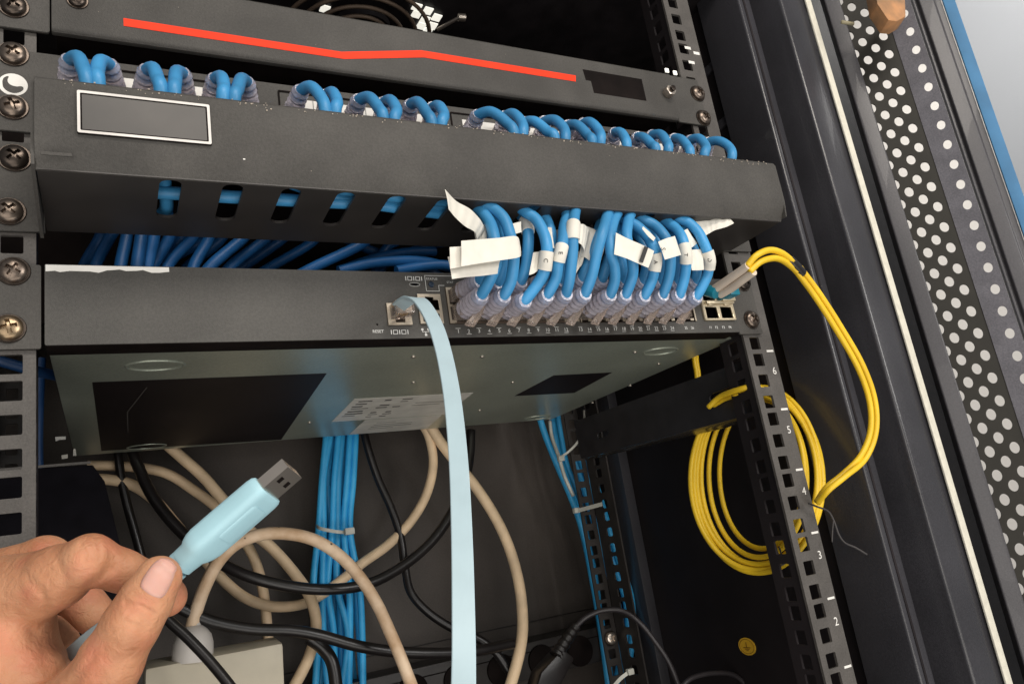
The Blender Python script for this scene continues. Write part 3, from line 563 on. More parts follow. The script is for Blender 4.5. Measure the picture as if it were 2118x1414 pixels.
ordw = ['first', 'second', 'third', 'fourth', 'fifth', 'sixth', 'seventh', 'eighth', 'ninth', 'tenth', 'eleventh', 'twelfth']
for i, (b_, e, a, m_, c) in enumerate(loops):
    g_ = 'blue cords curling over the cable duct'
    side_ = 'left' if i < 12 else 'right'; k = i + 1 if i < 12 else 24 - i
    extra = {0: 'leftmost blue cord above the nameplate, its clear boot on the left', 12: 'blue cord in a wide loop just right of the middle of the duct', 23: 'rightmost blue cord looping over the duct near its right end'}.get(i, '%s blue cord from the %s along the row curling over the duct cover' % (ordw[k - 1], side_))
    t = cord(extra, g_)
    Pb = at(*b_, -4.5) - np.array([0, 0, 9.0]); Pe = at(*e, -27); Pa = at(*a, -37); Pm = at(*m_, -45); Pc = at(*c, -48)
    dz = Pc.copy(); dz[2] = max(Pc[2] - 22, 66 + (i % 3) * 7.5); dz[1] = -38 + (i % 3) * 4
    d2 = dz + np.array([28 if i < 8 else -24, 6, -2.0]); d3 = d2 + np.array([45 if i < 8 else -30, 8, 1.0])
    d0 = (Pe - Pb) / np.linalg.norm(Pe - Pb)
    pts = spline([Pe - d0 * 6, Pe, Pa, Pm, Pc, dz, d2, d3], 7)
    MB().tube(pts, CR, 14).build('cable', M_blue, t, smooth=True, auto=60)
    boot_mesh(Pb + d0 * 3, Pe + d0 * 1.5, 5.2, 4.3, 5).build('boot', M_boot, t, smooth=True, auto=60)
    pl = MB(); pl.box((Pb[0] - 5.6, -9, Pb[2] - 4.2), (Pb[0] + 5.6, 8, Pb[2] + 4.2)); pl.build('plug', M_clear, t, bevel=.4)
    tb = MB().slab([Pb + d0 * 10 + np.array([-2.6, 0, 5.2]), Pb + d0 * 10 + np.array([2.6, 0, 5.2]), Pb + np.array([3, 0, 6.2]), Pb + np.array([-3, 0, 6.2])], (0, 0, 1.0)); tb.build('latch', M_clear, t)
# --- lower rows: plugged into the switch, rising behind the cover
low = [[(994, 612), (1008, 588), (1020, 562), (1028, 530), (1022, 490), (1014, 462), (998, 440)],
 [(1040, 614), (1056, 583), (1062, 548), (1062, 520), (1056, 490), (1044, 455), (1024, 434), (1000, 422)],
 [(1084, 623), (1111, 588), (1125, 562), (1129, 535), (1131, 510), (1124, 481), (1108, 453), (1086, 438)],
 [(1130, 612), (1149, 577), (1154, 545), (1160, 520), (1164, 500), (1167, 470), (1172, 440)],
 [(1169, 610), (1178, 575), (1184, 521), (1185, 478), (1188, 445), (1191, 420)],
 [(1208, 610), (1224, 570), (1235, 521), (1246, 481), (1254, 452), (1260, 425)],
 [(1260, 612), (1271, 582), (1271, 552), (1264, 525), (1262, 490), (1270, 455), (1280, 430)],
 [(1292, 612), (1307, 575), (1309, 548), (1303, 518), (1296, 488), (1300, 455), (1306, 432)],
 [(1331, 614), (1347, 583), (1353, 560), (1356, 535), (1350, 510), (1338, 488), (1318, 468), (1300, 458)],
 [(1369, 612), (1382, 577), (1387, 543), (1385, 512), (1374, 488), (1354, 466), (1326, 452)],
 [(1404, 612), (1415, 577), (1419, 548), (1418, 523), (1412, 495), (1400, 475), (1384, 462)],
 [(1439, 615), (1460, 577), (1466, 553), (1467, 535), (1458, 508), (1444, 480), (1423, 460), (1400, 450)]]
upr = [[(989, 583), (1000, 560), (1009, 520), (1006, 480), (1000, 452)], [(1029, 586), (1040, 560), (1046, 522), (1040, 478), (1022, 452)],
 [(1075, 584), (1087, 553), (1092, 510), (1091, 470), (1080, 448)], [(1118, 584), (1129, 558), (1137, 520), (1140, 485), (1126, 448), (1100, 430)],
 [(1160, 584), (1168, 550), (1166, 505), (1170, 460), (1180, 430)], [(1200, 578), (1213, 550), (1228, 512), (1240, 470), (1250, 440)],
 [(1243, 580), (1252, 556), (1264, 515), (1270, 470), (1274, 432)], [(1288, 583), (1292, 562), (1284, 530), (1282, 490), (1290, 450)],
 [(1326, 583), (1335, 560), (1337, 528), (1326, 495), (1306, 468)], [(1364, 586), (1371, 560), (1371, 530), (1358, 492), (1330, 466)],
 [(1398, 586), (1402, 560), (1403, 530), (1398, 500), (1384, 472)], [(1434, 583), (1441, 562), (1440, 532), (1428, 502), (1402, 468)]]
allcol = col1 + col2
lowobj = {}
def lower_cord(path, X, row, idx):
    nm = ordw[idx]; up_ = row == 'upper'
    t = cord('%s blue cord from the left in the %s port row of the switch' % (nm, row), 'blue cords plugged into the switch')
    y0, y1, yt = (-32, -42, -34) if up_ else (-40, -56, -46)
    n = len(path); P = []
    for k, (x, y) in enumerate(path):
        f = k / (n - 1); Y = y0 + (y1 - y0) * math.sin(min(1, f * 1.6) * math.pi / 2) if f < .62 else y1 + (yt - y1) * (f - .62) / .38
        P.append(at(x, y, Y))
    last = P[-1]; up = np.array([last[0] - 2, last[1] + 6, max(60, last[2] + 8)]); P += [up, np.array([up[0] - 4, up[1] + 6, 74])]
    zp = 6.4 if not up_ else 17.6; base = np.array([X, -10.0, zp]); d0 = P[0] - base; d0 /= np.linalg.norm(d0)
    pts = spline([P[0] - d0 * 5] + P, 7)
    MB().tube(pts, CR, 16).build('cable', M_blue, t, smooth=True, auto=60)
    boot_mesh(base + d0 * 4, P[0] + d0 * 2.2, 6.1, 4.6, 6).build('boot', M_boot, t, smooth=True, auto=60)
    pl = MB(); e1 = np.array([X, -14., zp]) + d0 * 4
    vs = []
    for c, hw, hh in (((X, 6, zp), 5.6, 4), ((X, -11, zp), 5.8, 4.2), (e1, 5.6, 4.6)): vs += [(c[0] + sx_ * hw, c[1], c[2] + sz_ * hh) for sx_, sz_ in ((-1, -1), (1, -1), (1, 1), (-1, 1))]
    fs = [(0, 3, 2, 1), (8, 9, 10, 11)] + [(a + k, a + (k + 1) % 4, a + 4 + (k + 1) % 4, a + 4 + k) for a in (0, 4) for k in range(4)]
    pl.add(vs, fs).build('plug', M_clear, t, bevel=.5)
    if not up_:
        s_ = np.array([X + 3.2, -27, zp - 2.5]); q0 = np.array([X + 2.4, -22, zp - 6.0]); jx = random.uniform(-.7, .7); q1 = np.array([X - 1.0 + jx, -19, zp - 10.5]); q2 = q1 + np.array([-2.2, -1.5, -1.8])
        MB().ribbon(spline([s_, q0, q1, q2], 4), [(1, 0, 0)] * 13, 5.4, 1.3).build('latch', M_clear, t, smooth=True, auto=40)
    else:
        MB().box((X - 2.6, -15, zp + 4.6), (X + 2.6, -3, zp + 5.6)).build('latch', M_clear, t)
    return t, pts
for i in range(12): lowobj['u%d' % i] = lower_cord(upr[i], allcol[i], 'upper', i)
for i in range(12): lowobj['l%d' % i] = lower_cord(low[i], allcol[i], 'lower', i)
# --- white wrap-around labels
def band(key, pya, pyb, r=4.0, mark=None):
    t, pts = lowobj[key]; py = []
    for p in pts: q = CAMR @ (p - CAMC); py.append(H0 / 2 + FPX * q[1] / q[2])
    seg = [p for p, y in zip(pts, py) if pya <= y <= pyb]
    if len(seg) < 3: return
    seg = np.array(seg); o = MB().tube(spline(seg[::2] if len(seg) > 5 else seg, 4), r, 18).build('label_wrap', M_paper, t, smooth=True, auto=50)
    if mark:
        mid = seg[len(seg) // 2]; d = (CAMC - mid); d /= np.linalg.norm(d); ex = CAMR[0]; ey = -CAMR[1]
        vs, fs = text_mesh(mark, 3.6, lambda u, v, w: mid + d * (r + .25 + w) + ex * (v) + ey * (-u), 'm', M_inkd, None, .1); MB().add(vs, fs).build('label_print', M_inkd, o)
def flag(key, quad, Y, curl=0.0, bar=None, n=8, label=None):
    """paper flag: top edge px list and bottom edge px list, with depth per column"""
    t = lowobj[key][0]; top_, bot = quad; Ys = Y if isinstance(Y, (list, tuple)) else [Y] * len(top_)
    A = spline([at(*p, y) for p, y in zip(top_, Ys)], n); B_ = spline([at(*p, y - curl) for p, y in zip(bot, Ys)], n); vs = []; m = len(A)
    for k in range(m): vs += [A[k], A[k] * .5 + B_[k] * .5 + np.array([0, -curl * .6 - .4 * math.sin(k * 1.1), 0]), B_[k]]
    T = np.array([0.0, 0.5, 0.0]); vs2 = [v + T for v in vs]; N_ = len(vs)
    fs = []
    for k in range(m - 1):
        for j in range(2): a = k * 3 + j; fs += [(a, a + 1, a + 4, a + 3), (N_ + a, N_ + a + 3, N_ + a + 4, N_ + a + 1)]
        fs += [(k * 3, k * 3 + 3, N_ + k * 3 + 3, N_ + k * 3), (k * 3 + 2, N_ + k * 3 + 2, N_ + k * 3 + 5, k * 3 + 5)]
    fs += [(0, N_, N_ + 1, 1), (1, N_ + 1, N_ + 2, 2)]; e = (m - 1) * 3; fs += [(e, e + 1, N_ + e + 1, N_ + e), (e + 1, e + 2, N_ + e + 2, N_ + e + 1)]
    return MB().add(vs, fs).build('label_flag', M_paper, t, smooth=True, auto=45)
flag('u0', (((920, 391), (944, 416), (972, 432), (994, 455), (1003, 474)), ((928, 433), (942, 450), (962, 468), (982, 480), (987, 496))), [-64, -60, -56, -52, -48], 1)
flag('u0', (((926, 531), (960, 527), (1000, 520), (1036, 512)), ((935, 577), (965, 573), (1000, 570), (1029, 566))), [-62, -62, -61, -59], .5)
flag('l0', (((930, 511), (960, 509), (1000, 505), (1036, 501)), ((931, 556), (960, 551), (1000, 546), (1034, 542))), [-65, -65, -64, -63], .3)
flag('l1', (((954, 498), (990, 495), (1030, 492), (1069, 489), (1076, 510)), ((954, 551), (990, 545), (1030, 539), (1073, 532), (1078, 522))), [-68, -68, -67, -65, -61], .4)
flag('u0', (((978, 465), (992, 462), (1005, 466)), ((984, 497), (995, 496), (1008, 494))), -47)
flag('u2', (((1050, 468), (1062, 462), (1078, 458)), ((1058, 490), (1066, 484), (1079, 480))), -45)
band('u2', 455, 484, 4.1, 'M')
band('l2', 518, 562, 4.15, 'C')
flag('l2', (((1103, 522), (1110, 521), (1117, 520)), ((1094, 569), (1103, 566), (1112, 560))), -50)
flag('u3', (((1133, 470), (1137, 470), (1141, 471)), ((1141, 513), (1144, 513), (1147, 513))), -56)
flag('u3', (((1142, 478), (1152, 475), (1160, 474)), ((1142, 500), (1150, 500), (1158, 500))), -38)
band('l3', 507, 543, 4.0, 'E')
band('l4', 456, 498, 4.25, 'F'); flag('l4', (((1196, 463), (1208, 464), (1216, 472), (1221, 482)), ((1194, 500), (1203, 507), (1208, 517), (1208, 522))), [-56, -54, -50, -46], .5)
flag('u5', (((1208, 466), (1222, 471), (1246, 482), (1256, 486)), ((1196, 540), (1205, 530), (1228, 545), (1240, 550))), [-44, -43, -42, -42], .5)
flag('u4', (((1194, 522), (1205, 516), (1214, 515)), ((1191, 566), (1197, 556), (1204, 547))), -43)
fl = flag('l6', (((1274, 481), (1300, 494), (1330, 507), (1353, 519)), ((1270, 526), (1295, 534), (1318, 544), (1341, 554))), [-60, -61, -62, -62], .3)
bq = [at(x, y, -63.6) for x, y in ((1333, 509), (1341, 512), (1330, 543), (1322, 540))]; MB().slab(bq, (0, .3, 0)).build('black_bar', M_inkd, fl)
band('l8', 521, 562, 4.1, 'A')
flag('l9', (((1361, 500), (1378, 493), (1396, 488)), ((1375, 537), (1392, 532), (1409, 527))), [-63, -64, -63], .5)
q0 = at(1371, 515, -65); vs, fs = text_mesh('S', 4.2, lambda u, v, w: q0 + CAMR[0] * v - CAMR[1] * (-u) + np.array([0, -w, 0]), 'm', M_inkd, None, .1); MB().add(vs, fs).build('label_print', M_inkd, lowobj['l9'][0])
band('l10', 506, 545, 4.1, 'T')
flag('u10', (((1409, 480), (1416, 476), (1422, 473)), ((1428, 514), (1436, 508), (1442, 503))), -52)
flag('u11', (((1436, 459), (1458, 449), (1480, 448), (1503, 447), (1518, 461)), ((1458, 488), (1468, 482), (1479, 476), (1500, 470), (1516, 463))), [-46, -48, -50, -52, -54], .5)
band('l11', 516, 558, 4.15, 'D'); flag('l11', (((1423, 517), (1438, 516), (1454, 515)), ((1431, 559), (1443, 559), (1456, 558))), [-52, -53, -54], .3)
flag('u8', (((1330, 468), (1344, 480), (1356, 492)), ((1328, 473), (1340, 488), (1352, 499))), -60)

# --- blue cords hanging behind the duct, seen in the gap above the switch
gap = [([(470, 470), (452, 500), (392, 548), (340, 600)], 70), ([(365, 470), (372, 495), (330, 545), (310, 600)], 64), ([(600, 480), (570, 505), (505, 550), (440, 600)], 70), ([(660, 480), (640, 505), (560, 552), (480, 600)], 80), ([(900, 520), (840, 522), (770, 536), (700, 560)], 60), ([(690, 480), (760, 515), (850, 545), (930, 580)], 85), ([(212, 470), (205, 495), (175, 548), (160, 600)], 80), ([(820, 560), (870, 551), (920, 548), (960, 560)], 34), ([(268, 440), (262, 490), (250, 548), (246, 600)], 34), ([(296, 440), (292, 490), (284, 548), (280, 600)], 30), ([(318, 440), (318, 490), (306, 548), (298, 600)], 34), ([(345, 440), (352, 485), (318, 545), (290, 600)], 40),
 ([(392, 470), (400, 490), (350, 545), (330, 600)], 44), ([(430, 450), (432, 492), (402, 548), (390, 600)], 38), ([(520, 470), (500, 495), (438, 548), (400, 600)], 30), ([(560, 470), (548, 495), (480, 548), (440, 600)], 46),
 ([(775, 480), (742, 508), (650, 552), (560, 600)], 34), ([(700, 560), (780, 543), (870, 540), (940, 556)], 40), ([(240, 470), (225, 495), (200, 545), (190, 600)], 60), ([(820, 500), (800, 512), (780, 545), (770, 600)], 70), ([(930, 500), (880, 510), (800, 545), (760, 600)], 75), ([(420, 500), (380, 520), (300, 560), (250, 600)], 66)]
gb = MB().box((-80, 175, 62), (470, 179, 240)); gb.build('gap_light_block', M_matte, pp)  # added dark sheet, keeps light and the pale back panel out of the gap
M_blue_shaded = mat('blue_jacket_shaded', (0.012, 0.10, 0.29), 0.45, rnd=.35, var=.25, vscale=30)  # blue jacket again, darkened to put the gap's shade into the colour
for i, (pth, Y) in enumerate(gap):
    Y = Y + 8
    o = MB().tube(spline([at(x, y, Y + 3 * math.sin(k + i)) for k, (x, y) in enumerate(pth)], 8), CR, 12).build('loose_cable', M_blue_shaded, None, smooth=True, auto=60)
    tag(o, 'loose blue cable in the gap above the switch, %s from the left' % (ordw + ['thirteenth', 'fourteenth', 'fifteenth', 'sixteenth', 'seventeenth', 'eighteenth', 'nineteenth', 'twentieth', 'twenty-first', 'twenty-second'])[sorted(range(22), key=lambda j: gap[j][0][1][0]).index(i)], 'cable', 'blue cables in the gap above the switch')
# extra blue cables lying in the duct, seen through its slots
duct = [([(62, -22, 66), (110, -26, 64), (170, -30, 63), (235, -30, 66)]), ([(95, -46, 70), (140, -42, 66), (195, -38, 64), (250, -34, 66)]), ([(66, -38, 97), (66.5, -36, 84), (67, -26, 72), (69, -6, 66), (66, 0, 63)]), ([(120, -36, 72), (150, -30, 66), (186, -30, 62), (240, -22, 62)])]
for i, pth in enumerate(duct):
    o = MB().tube(spline(pth, 8), CR, 12).build('loose_cable', M_blue, None, smooth=True, auto=60)
    tag(o, ['blue cable lying in the duct behind the left slots', 'blue cable slanting in the duct behind the third and fourth slots', 'blue cable dropping straight through the second slot of the duct', 'blue cable deep in the duct behind its middle slots'][i], 'cable', 'blue cables inside the duct')
# ================================================================== console cable: flat ribbon, clear plug, USB plug in the hand
cc = thing('console_cable', 'pale blue flat cable hanging from the switch, its USB plug held in the hand', 'console cable')
rib = [((823, 636), -12, 0), ((834, 627), -24, 0), ((850, 618), -36, 0), ((868, 622), -48, 0), ((886, 645), -60, 0), ((903, 680), -72, 0), ((918, 730), -84, 0), ((932, 800), -100, 0), ((942, 880), -116, 0), ((950, 980), -132, 0), ((955, 1100), -148, 0), ((958, 1230), -160, 0), ((959, 1400), -172, 0), ((950, 1600), -190, 0), ((860, 1800), -205, 0)]
P = [at(*p, Y) for p, Y, _ in rib]; SPL = spline(P, 6); wd_ = []
n = len(SPL)
for i in range(n):
    f = i / (n - 1); d = CAMR[0] * 1.0 + CAMR[2] * (0.0) ; d = d + np.array([0, 0, -.75 * max(0, 1 - f * 5)]) ; wd_.append(d)
MB().ribbon(SPL, wd_, 7.6, 1.7).build('flat_cable', M_consoleb, cc, smooth=True, auto=40)
pl = MB(); pl.box((184.9, -16, 3.6), (196, 4, 11.4)); pg = pl.build('network_plug', M_clear, cc, bevel=.5)
MB().slab([(188, -6, 3.4), (193, -6, 3.4), (192.4, -19, 0.6), (188.6, -19, 0.6)], (0, 0, -.8)).build('latch', M_clear, pg)
gd = MB()
for k in range(8): gd.box((186.4 + k * 1.1, -6, 10), (186.9 + k * 1.1, -1, 11.55))
gd.build('contact', mat('gold', (.7, .5, .2), .3, metal=1), pg)
MB().box((187, -15.9, 4.6), (194.4, -13, 10)).build('plug_clamp', M_white, pg)
# USB plug
UD = 283.0
def U(x, y, d): return atD(x, y, d)
ua, ub = U(398, 1145, UD), U(553, 1012, UD + 7)            # body axis
ax = (ub - ua) / np.linalg.norm(ub - ua); view = (ua + ub) / 2 - CAMC; view /= np.linalg.norm(view)
sd = np.cross(ax, view); sd /= np.linalg.norm(sd); fn_ = np.cross(sd, ax)
ang = math.radians(-56); sd, fn_ = sd * math.cos(ang) + fn_ * math.sin(ang), fn_ * math.cos(ang) - sd * math.sin(ang)
Ln = np.linalg.norm(ub - ua)
def superell(c, a, b, n=28, e=3.2):
    out = []
    for k in range(n):
        t = 2 * math.pi * k / n; ct, st_ = math.cos(t), math.sin(t)
        out.append(c + sd * a * math.copysign(abs(ct) ** (2 / e), ct) + fn_ * b * math.copysign(abs(st_) ** (2 / e), st_))
    return out
def loft(sections, n=28):
    vs = []; 
    for f, a, b, e in sections: vs += superell(ua + ax * f, a, b, n, e)
    m = len(sections); fs = [(i * n + k, i * n + (k + 1) % n, (i + 1) * n + (k + 1) % n, (i + 1) * n + k) for i in range(m - 1) for k in range(n)]
    return MB().add(vs, fs + [tuple(range(n - 1, -1, -1)), tuple((m - 1) * n + k for k in range(n))])
ub_o = loft([(-4, 5.4, 4.3, 2.4), (0, 5.8, 4.5, 2.4), (1.5, 6.9, 4.8, 2.8), (3.5, 7.7, 5.0, 3.2), (6, 8.0, 5.2, 3.6), (15, 8.0, 5.1, 4), (25, 8.1, 5.0, 4), (Ln - 3, 8.2, 4.9, 4), (Ln - 1, 7.9, 4.7, 4), (Ln, 7.2, 4.2, 4)]).build('usb_body', M_console, cc, smooth=True, auto=50)
loft([(12, 5.4, 5.42, 5), (13, 5.8, 5.5, 5), (Ln - 7, 5.8, 5.35, 5), (Ln - 6, 5.2, 5.2, 5)]).build('grip_panel', M_console, ub_o, smooth=True, auto=35)
sr = []
for k in range(5): f0 = -4 - k * 3.0; sr += [(f0, 5.2 - .3 * k, 4.4 - .2 * k, 2.4), (f0 - 1.7, 5.2 - .3 * k, 4.4 - .2 * k, 2.4), (f0 - 1.8, 3.4, 2.9, 2.2), (f0 - 2.9, 3.4, 2.9, 2.2)]
loft(sr).build('strain_relief', M_console, cc, smooth=True, auto=35)
sh = MB(); c0 = ua + ax * (Ln - 1); c1 = ua + ax * (Ln + 11.6); A_, B_ = 5.9, 2.3; tt = .35
def bx4(c, a, b): return [c + sd * a + fn_ * b, c - sd * a + fn_ * b, c - sd * a - fn_ * b, c + sd * a - fn_ * b]
vs = bx4(c0, A_, B_) + bx4(c1, A_, B_) + bx4(c1, A_ - tt, B_ - tt) + bx4(c0 + ax * 2, A_ - tt, B_ - tt)
sh.add(vs, [(3, 2, 1, 0)] + [(a + k, a + (k + 1) % 4, a + 4 + (k + 1) % 4, a + 4 + k) for a in (0, 4, 8) for k in range(4)] + [(12, 13, 14, 15)])
shell = sh.build('usb_shell', M_metal, cc)
wh = MB()
for s_ in (-1, 1):
    for b0 in (-1, 1):
        c = ua + ax * (Ln + 6.2) + sd * 2.6 * s_ + fn_ * (B_ + .03) * b0; wh.slab([c - ax * 1.3 - sd * 1.1, c + ax * 1.3 - sd * 1.1, c + ax * 1.3 + sd * 1.1, c - ax * 1.3 + sd * 1.1], fn_ * .06 * b0)
wh.build('shell_window', M_matte, shell)
tg = MB(); tg.add(bx4(c0, 5.2, -.2) + bx4(c1 - ax * .6, 5.2, -.2), [(0, 1, 5, 4)]); tg = MB(); tg.slab([c0 + sd * 5 - fn_ * .2, c0 - sd * 5 - fn_ * .2, c1 - sd * 5 - fn_ * .2 - ax, c1 + sd * 5 - fn_ * .2 - ax], fn_ * 1.4); tg.build('usb_tongue', M_white, shell)
# tail of the cable running back through the fingers
tail = spline([ua - ax * 14, U(330, 1200, 286), U(270, 1262, 292), U(200, 1310, 296), U(150, 1352, 300), U(110, 1392, 304), U(40, 1460, 300)], 6)
MB().ribbon(tail, [CAMR[1]] * len(tail), 6.4, 2.0).build('cable_tail', M_consoleb, cc, smooth=True, auto=40)

# ================================================================== hand (one continuous surface grown from a smooth distance field)
bones = [  # (px,py,depth,rpx) -> (px,py,depth,rpx)
 ((20, 1236, 288, 86), (120, 1192, 280, 62)), ((120, 1192, 280, 62), (186, 1157, 277, 50)), ((186, 1157, 277, 50), (252, 1180, 283, 41)), ((252, 1180, 283, 41), (315, 1200, 291, 36)), ((315, 1200, 291, 36), (345, 1234, 289, 40)),
 ((-40, 1225, 312, 80), (92, 1163, 314, 52)), ((92, 1163, 314, 52), (150, 1222, 322, 44)), ((150, 1222, 322, 44), (196, 1272, 322, 40)),
 ((40, 1300, 338, 56), (110, 1322, 338, 42)), ((110, 1322, 338, 42), (160, 1380, 332, 36)),
 ((328, 1196, 268, 46), (300, 1244, 266, 52)), ((300, 1244, 266, 52), (272, 1290, 264, 56)), ((272, 1290, 264, 56), (226, 1372, 264, 64)), ((226, 1372, 264, 64), (160, 1480, 268, 96)), ((160, 1480, 268, 96), (40, 1640, 285, 170)),
 ((20, 1236, 288, 84), (-10, 1380, 285, 122)), ((-60, 1250, 300, 110), (-40, 1420, 295, 140)), ((-10, 1380, 285, 118), (70, 1470, 280, 105)), ((-40, 1420, 295, 140), (-40, 1640, 300, 190)), ((-40, 1640, 300, 190), (-260, 1960, 320, 210)), ((40, 1640, 285, 170), (-260, 1960, 320, 200))]
def cs(b_): x, y, d, r = b_; return np.array([(x - W0 / 2) * d / FPX, (y - H0 / 2) * d / FPX, d]), r * d / FPX
BN = [(cs(a), cs(b_)) for a, b_ in bones]
CRE = [([(168, 1122), (176, 1140), (176, 1160)], .3, .8), ([(182, 1116), (191, 1136), (192, 1160)], .35, .8), ([(198, 1114), (206, 1134), (206, 1154)], .3, .8), ([(312, 1262), (300, 1254), (290, 1250)], .3, .6), ([(312, 1278), (292, 1268), (276, 1256)], .3, .7), ([(290, 1306), (270, 1290), (252, 1290)], .25, .8), ([(20, 1170), (60, 1190), (90, 1185)], .25, 1.6), ([(30, 1260), (60, 1290), (70, 1330)], .25, 1.8), ([(236, 1150), (240, 1165), (236, 1180)], .3, .8), ([(316, 1268), (288, 1252), (262, 1246)], .5, 1.0), ([(306, 1290), (286, 1272), (266, 1262)], .35, .9), ([(300, 1302), (280, 1290), (258, 1284)], .3, .9), ([(322, 1250), (300, 1240), (276, 1232)], .3, .8),
       ([(228, 1145), (226, 1165), (214, 1182)], .35, 1.2), ([(178, 1210), (205, 1196), (228, 1176)], .5, 1.4), ([(118, 1150), (128, 1175), (136, 1205)], .25, 1.5), ([(60, 1200), (85, 1225), (98, 1255)], .3, 1.6), ([(88, 1215), (92, 1235), (100, 1262)], .25, 1.2),
       ([(100, 1414), (130, 1385), (150, 1352)], .6, 1.6), ([(135, 1430), (165, 1395), (190, 1360)], .25, 1.8), ([(66, 1300), (84, 1330), (95, 1368)], .2, 1.6), ([(200, 1400), (240, 1370), (270, 1352)], .2, 2)]
def sdf(X, Y, Z):
    d = None; k = 2.6
    for (a, ra), (b_, rb) in BN:
        ab = b_ - a; l2 = ab @ ab; t = np.clip(((X - a[0]) * ab[0] + (Y - a[1]) * ab[1] + (Z - a[2]) * ab[2]) / l2, 0, 1)
        q = np.sqrt((X - a[0] - ab[0] * t) ** 2 + (Y - a[1] - ab[1] * t) ** 2 + (Z - a[2] - ab[2] * t) ** 2) - (ra + (rb - ra) * t)
        if d is None: d = q
        else: h = np.maximum(k - np.abs(d - q), 0) / k; d = np.minimum(d, q) - h * h * k * .25
    return d
def groove(X, Y, Z):
    g = 0; px = X / Z; py = Y / Z
    for pl_, A, wv in CRE:
        best = None
        for (x0, y0), (x1, y1) in zip(pl_, pl_[1:]):
            a = np.array([(x0 - W0 / 2) / FPX, (y0 - H0 / 2) / FPX]); b_ = np.array([(x1 - W0 / 2) / FPX, (y1 - H0 / 2) / FPX]); ab = b_ - a
            t = np.clip(((px - a[0]) * ab[0] + (py - a[1]) * ab[1]) / (ab @ ab), 0, 1); q = np.hypot(px - a[0] - ab[0] * t, py - a[1] - ab[1] * t) * 275
            best = q if best is None else np.minimum(best, q)
        g = g + 1.7 * A * np.exp(-(best / wv) ** 2)
    return g
def surface_nets(f, h, org):
    nx, ny, nz = f.shape; ins = f < 0
    c = [ins[i:nx - 1 + i, j:ny - 1 + j, k:nz - 1 + k] for i in (0, 1) for j in (0, 1) for k in (0, 1)]; sm = sum(x.astype(np.int8) for x in c)
    act = (sm > 0) & (sm < 8); idx = -np.ones(act.shape, int); I = np.argwhere(act); idx[act] = np.arange(len(I)); acc = np.zeros((len(I), 3)); cnt = np.zeros(len(I))
    cor = [(i, j, k) for i in (0, 1) for j in (0, 1) for k in (0, 1)]
    for a in cor:
        for ax_ in range(3):
            if a[ax_] == 0:
                b_ = list(a); b_[ax_] = 1; fa = f[I[:, 0] + a[0], I[:, 1] + a[1], I[:, 2] + a[2]]; fb_ = f[I[:, 0] + b_[0], I[:, 1] + b_[1], I[:, 2] + b_[2]]
                m = (fa < 0) != (fb_ < 0); t = np.where(m, fa / np.where(m, fa - fb_, 1), 0); p = np.array(a, float)[None] + np.eye(3)[ax_][None] * t[:, None]; acc += p * m[:, None]; cnt += m
    V = (I + acc / cnt[:, None]) * h + org; F = []
    for ax_ in range(3):
        o1, o2 = [k for k in range(3) if k != ax_]; sl0 = [slice(1, None)] * 3; sl1 = [slice(1, None)] * 3
        sl0 = [slice(1, -1)] * 3; sl0[ax_] = slice(0, -1); sl1 = [slice(1, -1)] * 3; sl1[ax_] = slice(1, None)
        m = ins[tuple(sl0)] != ins[tuple(sl1)]; E = np.argwhere(m); off = np.array([1, 1, 1]); off[ax_] = 0; E = E + off
        e1 = np.zeros(3, int); e1[o1] = 1; e2 = np.zeros(3, int); e2[o2] = 1
        qd = [idx[tuple((E - d).T)] for d in (0 * e1, e1, e1 + e2, e2)]; F.append(np.stack(qd, 1))
    return V, np.vstack(F)
hh = 0.72; lo_ = np.array([-235.0, 55.0, 240.0]); hi_ = np.array([-110.0, 200.0, 372.0])
lo_ = np.array([-222.0, 58.0, 238.0]); hi_ = np.array([-106.0, 178.0, 366.0])
gx, gy, gz = [np.arange(lo_[i], hi_[i], hh, dtype=np.float32) for i in range(3)]; GX, GY, GZ = np.meshgrid(gx, gy, gz, indexing='ij')
FLD = sdf(GX, GY, GZ) + groove(GX, GY, GZ); V_, F_ = surface_nets(FLD, hh, lo_)
VW = CAMC + V_ @ CAMR
person = thing('person', 'bare hand reaching in from the lower left, pinching a pale blue USB plug', 'person')
hm = MB(); hm.v = [tuple(v) for v in VW]; hm.f = [tuple(int(i) for i in f) for f in F_ if f.min() >= 0]
me_h = hm.build('hand', None, person, smooth=True) if False else None
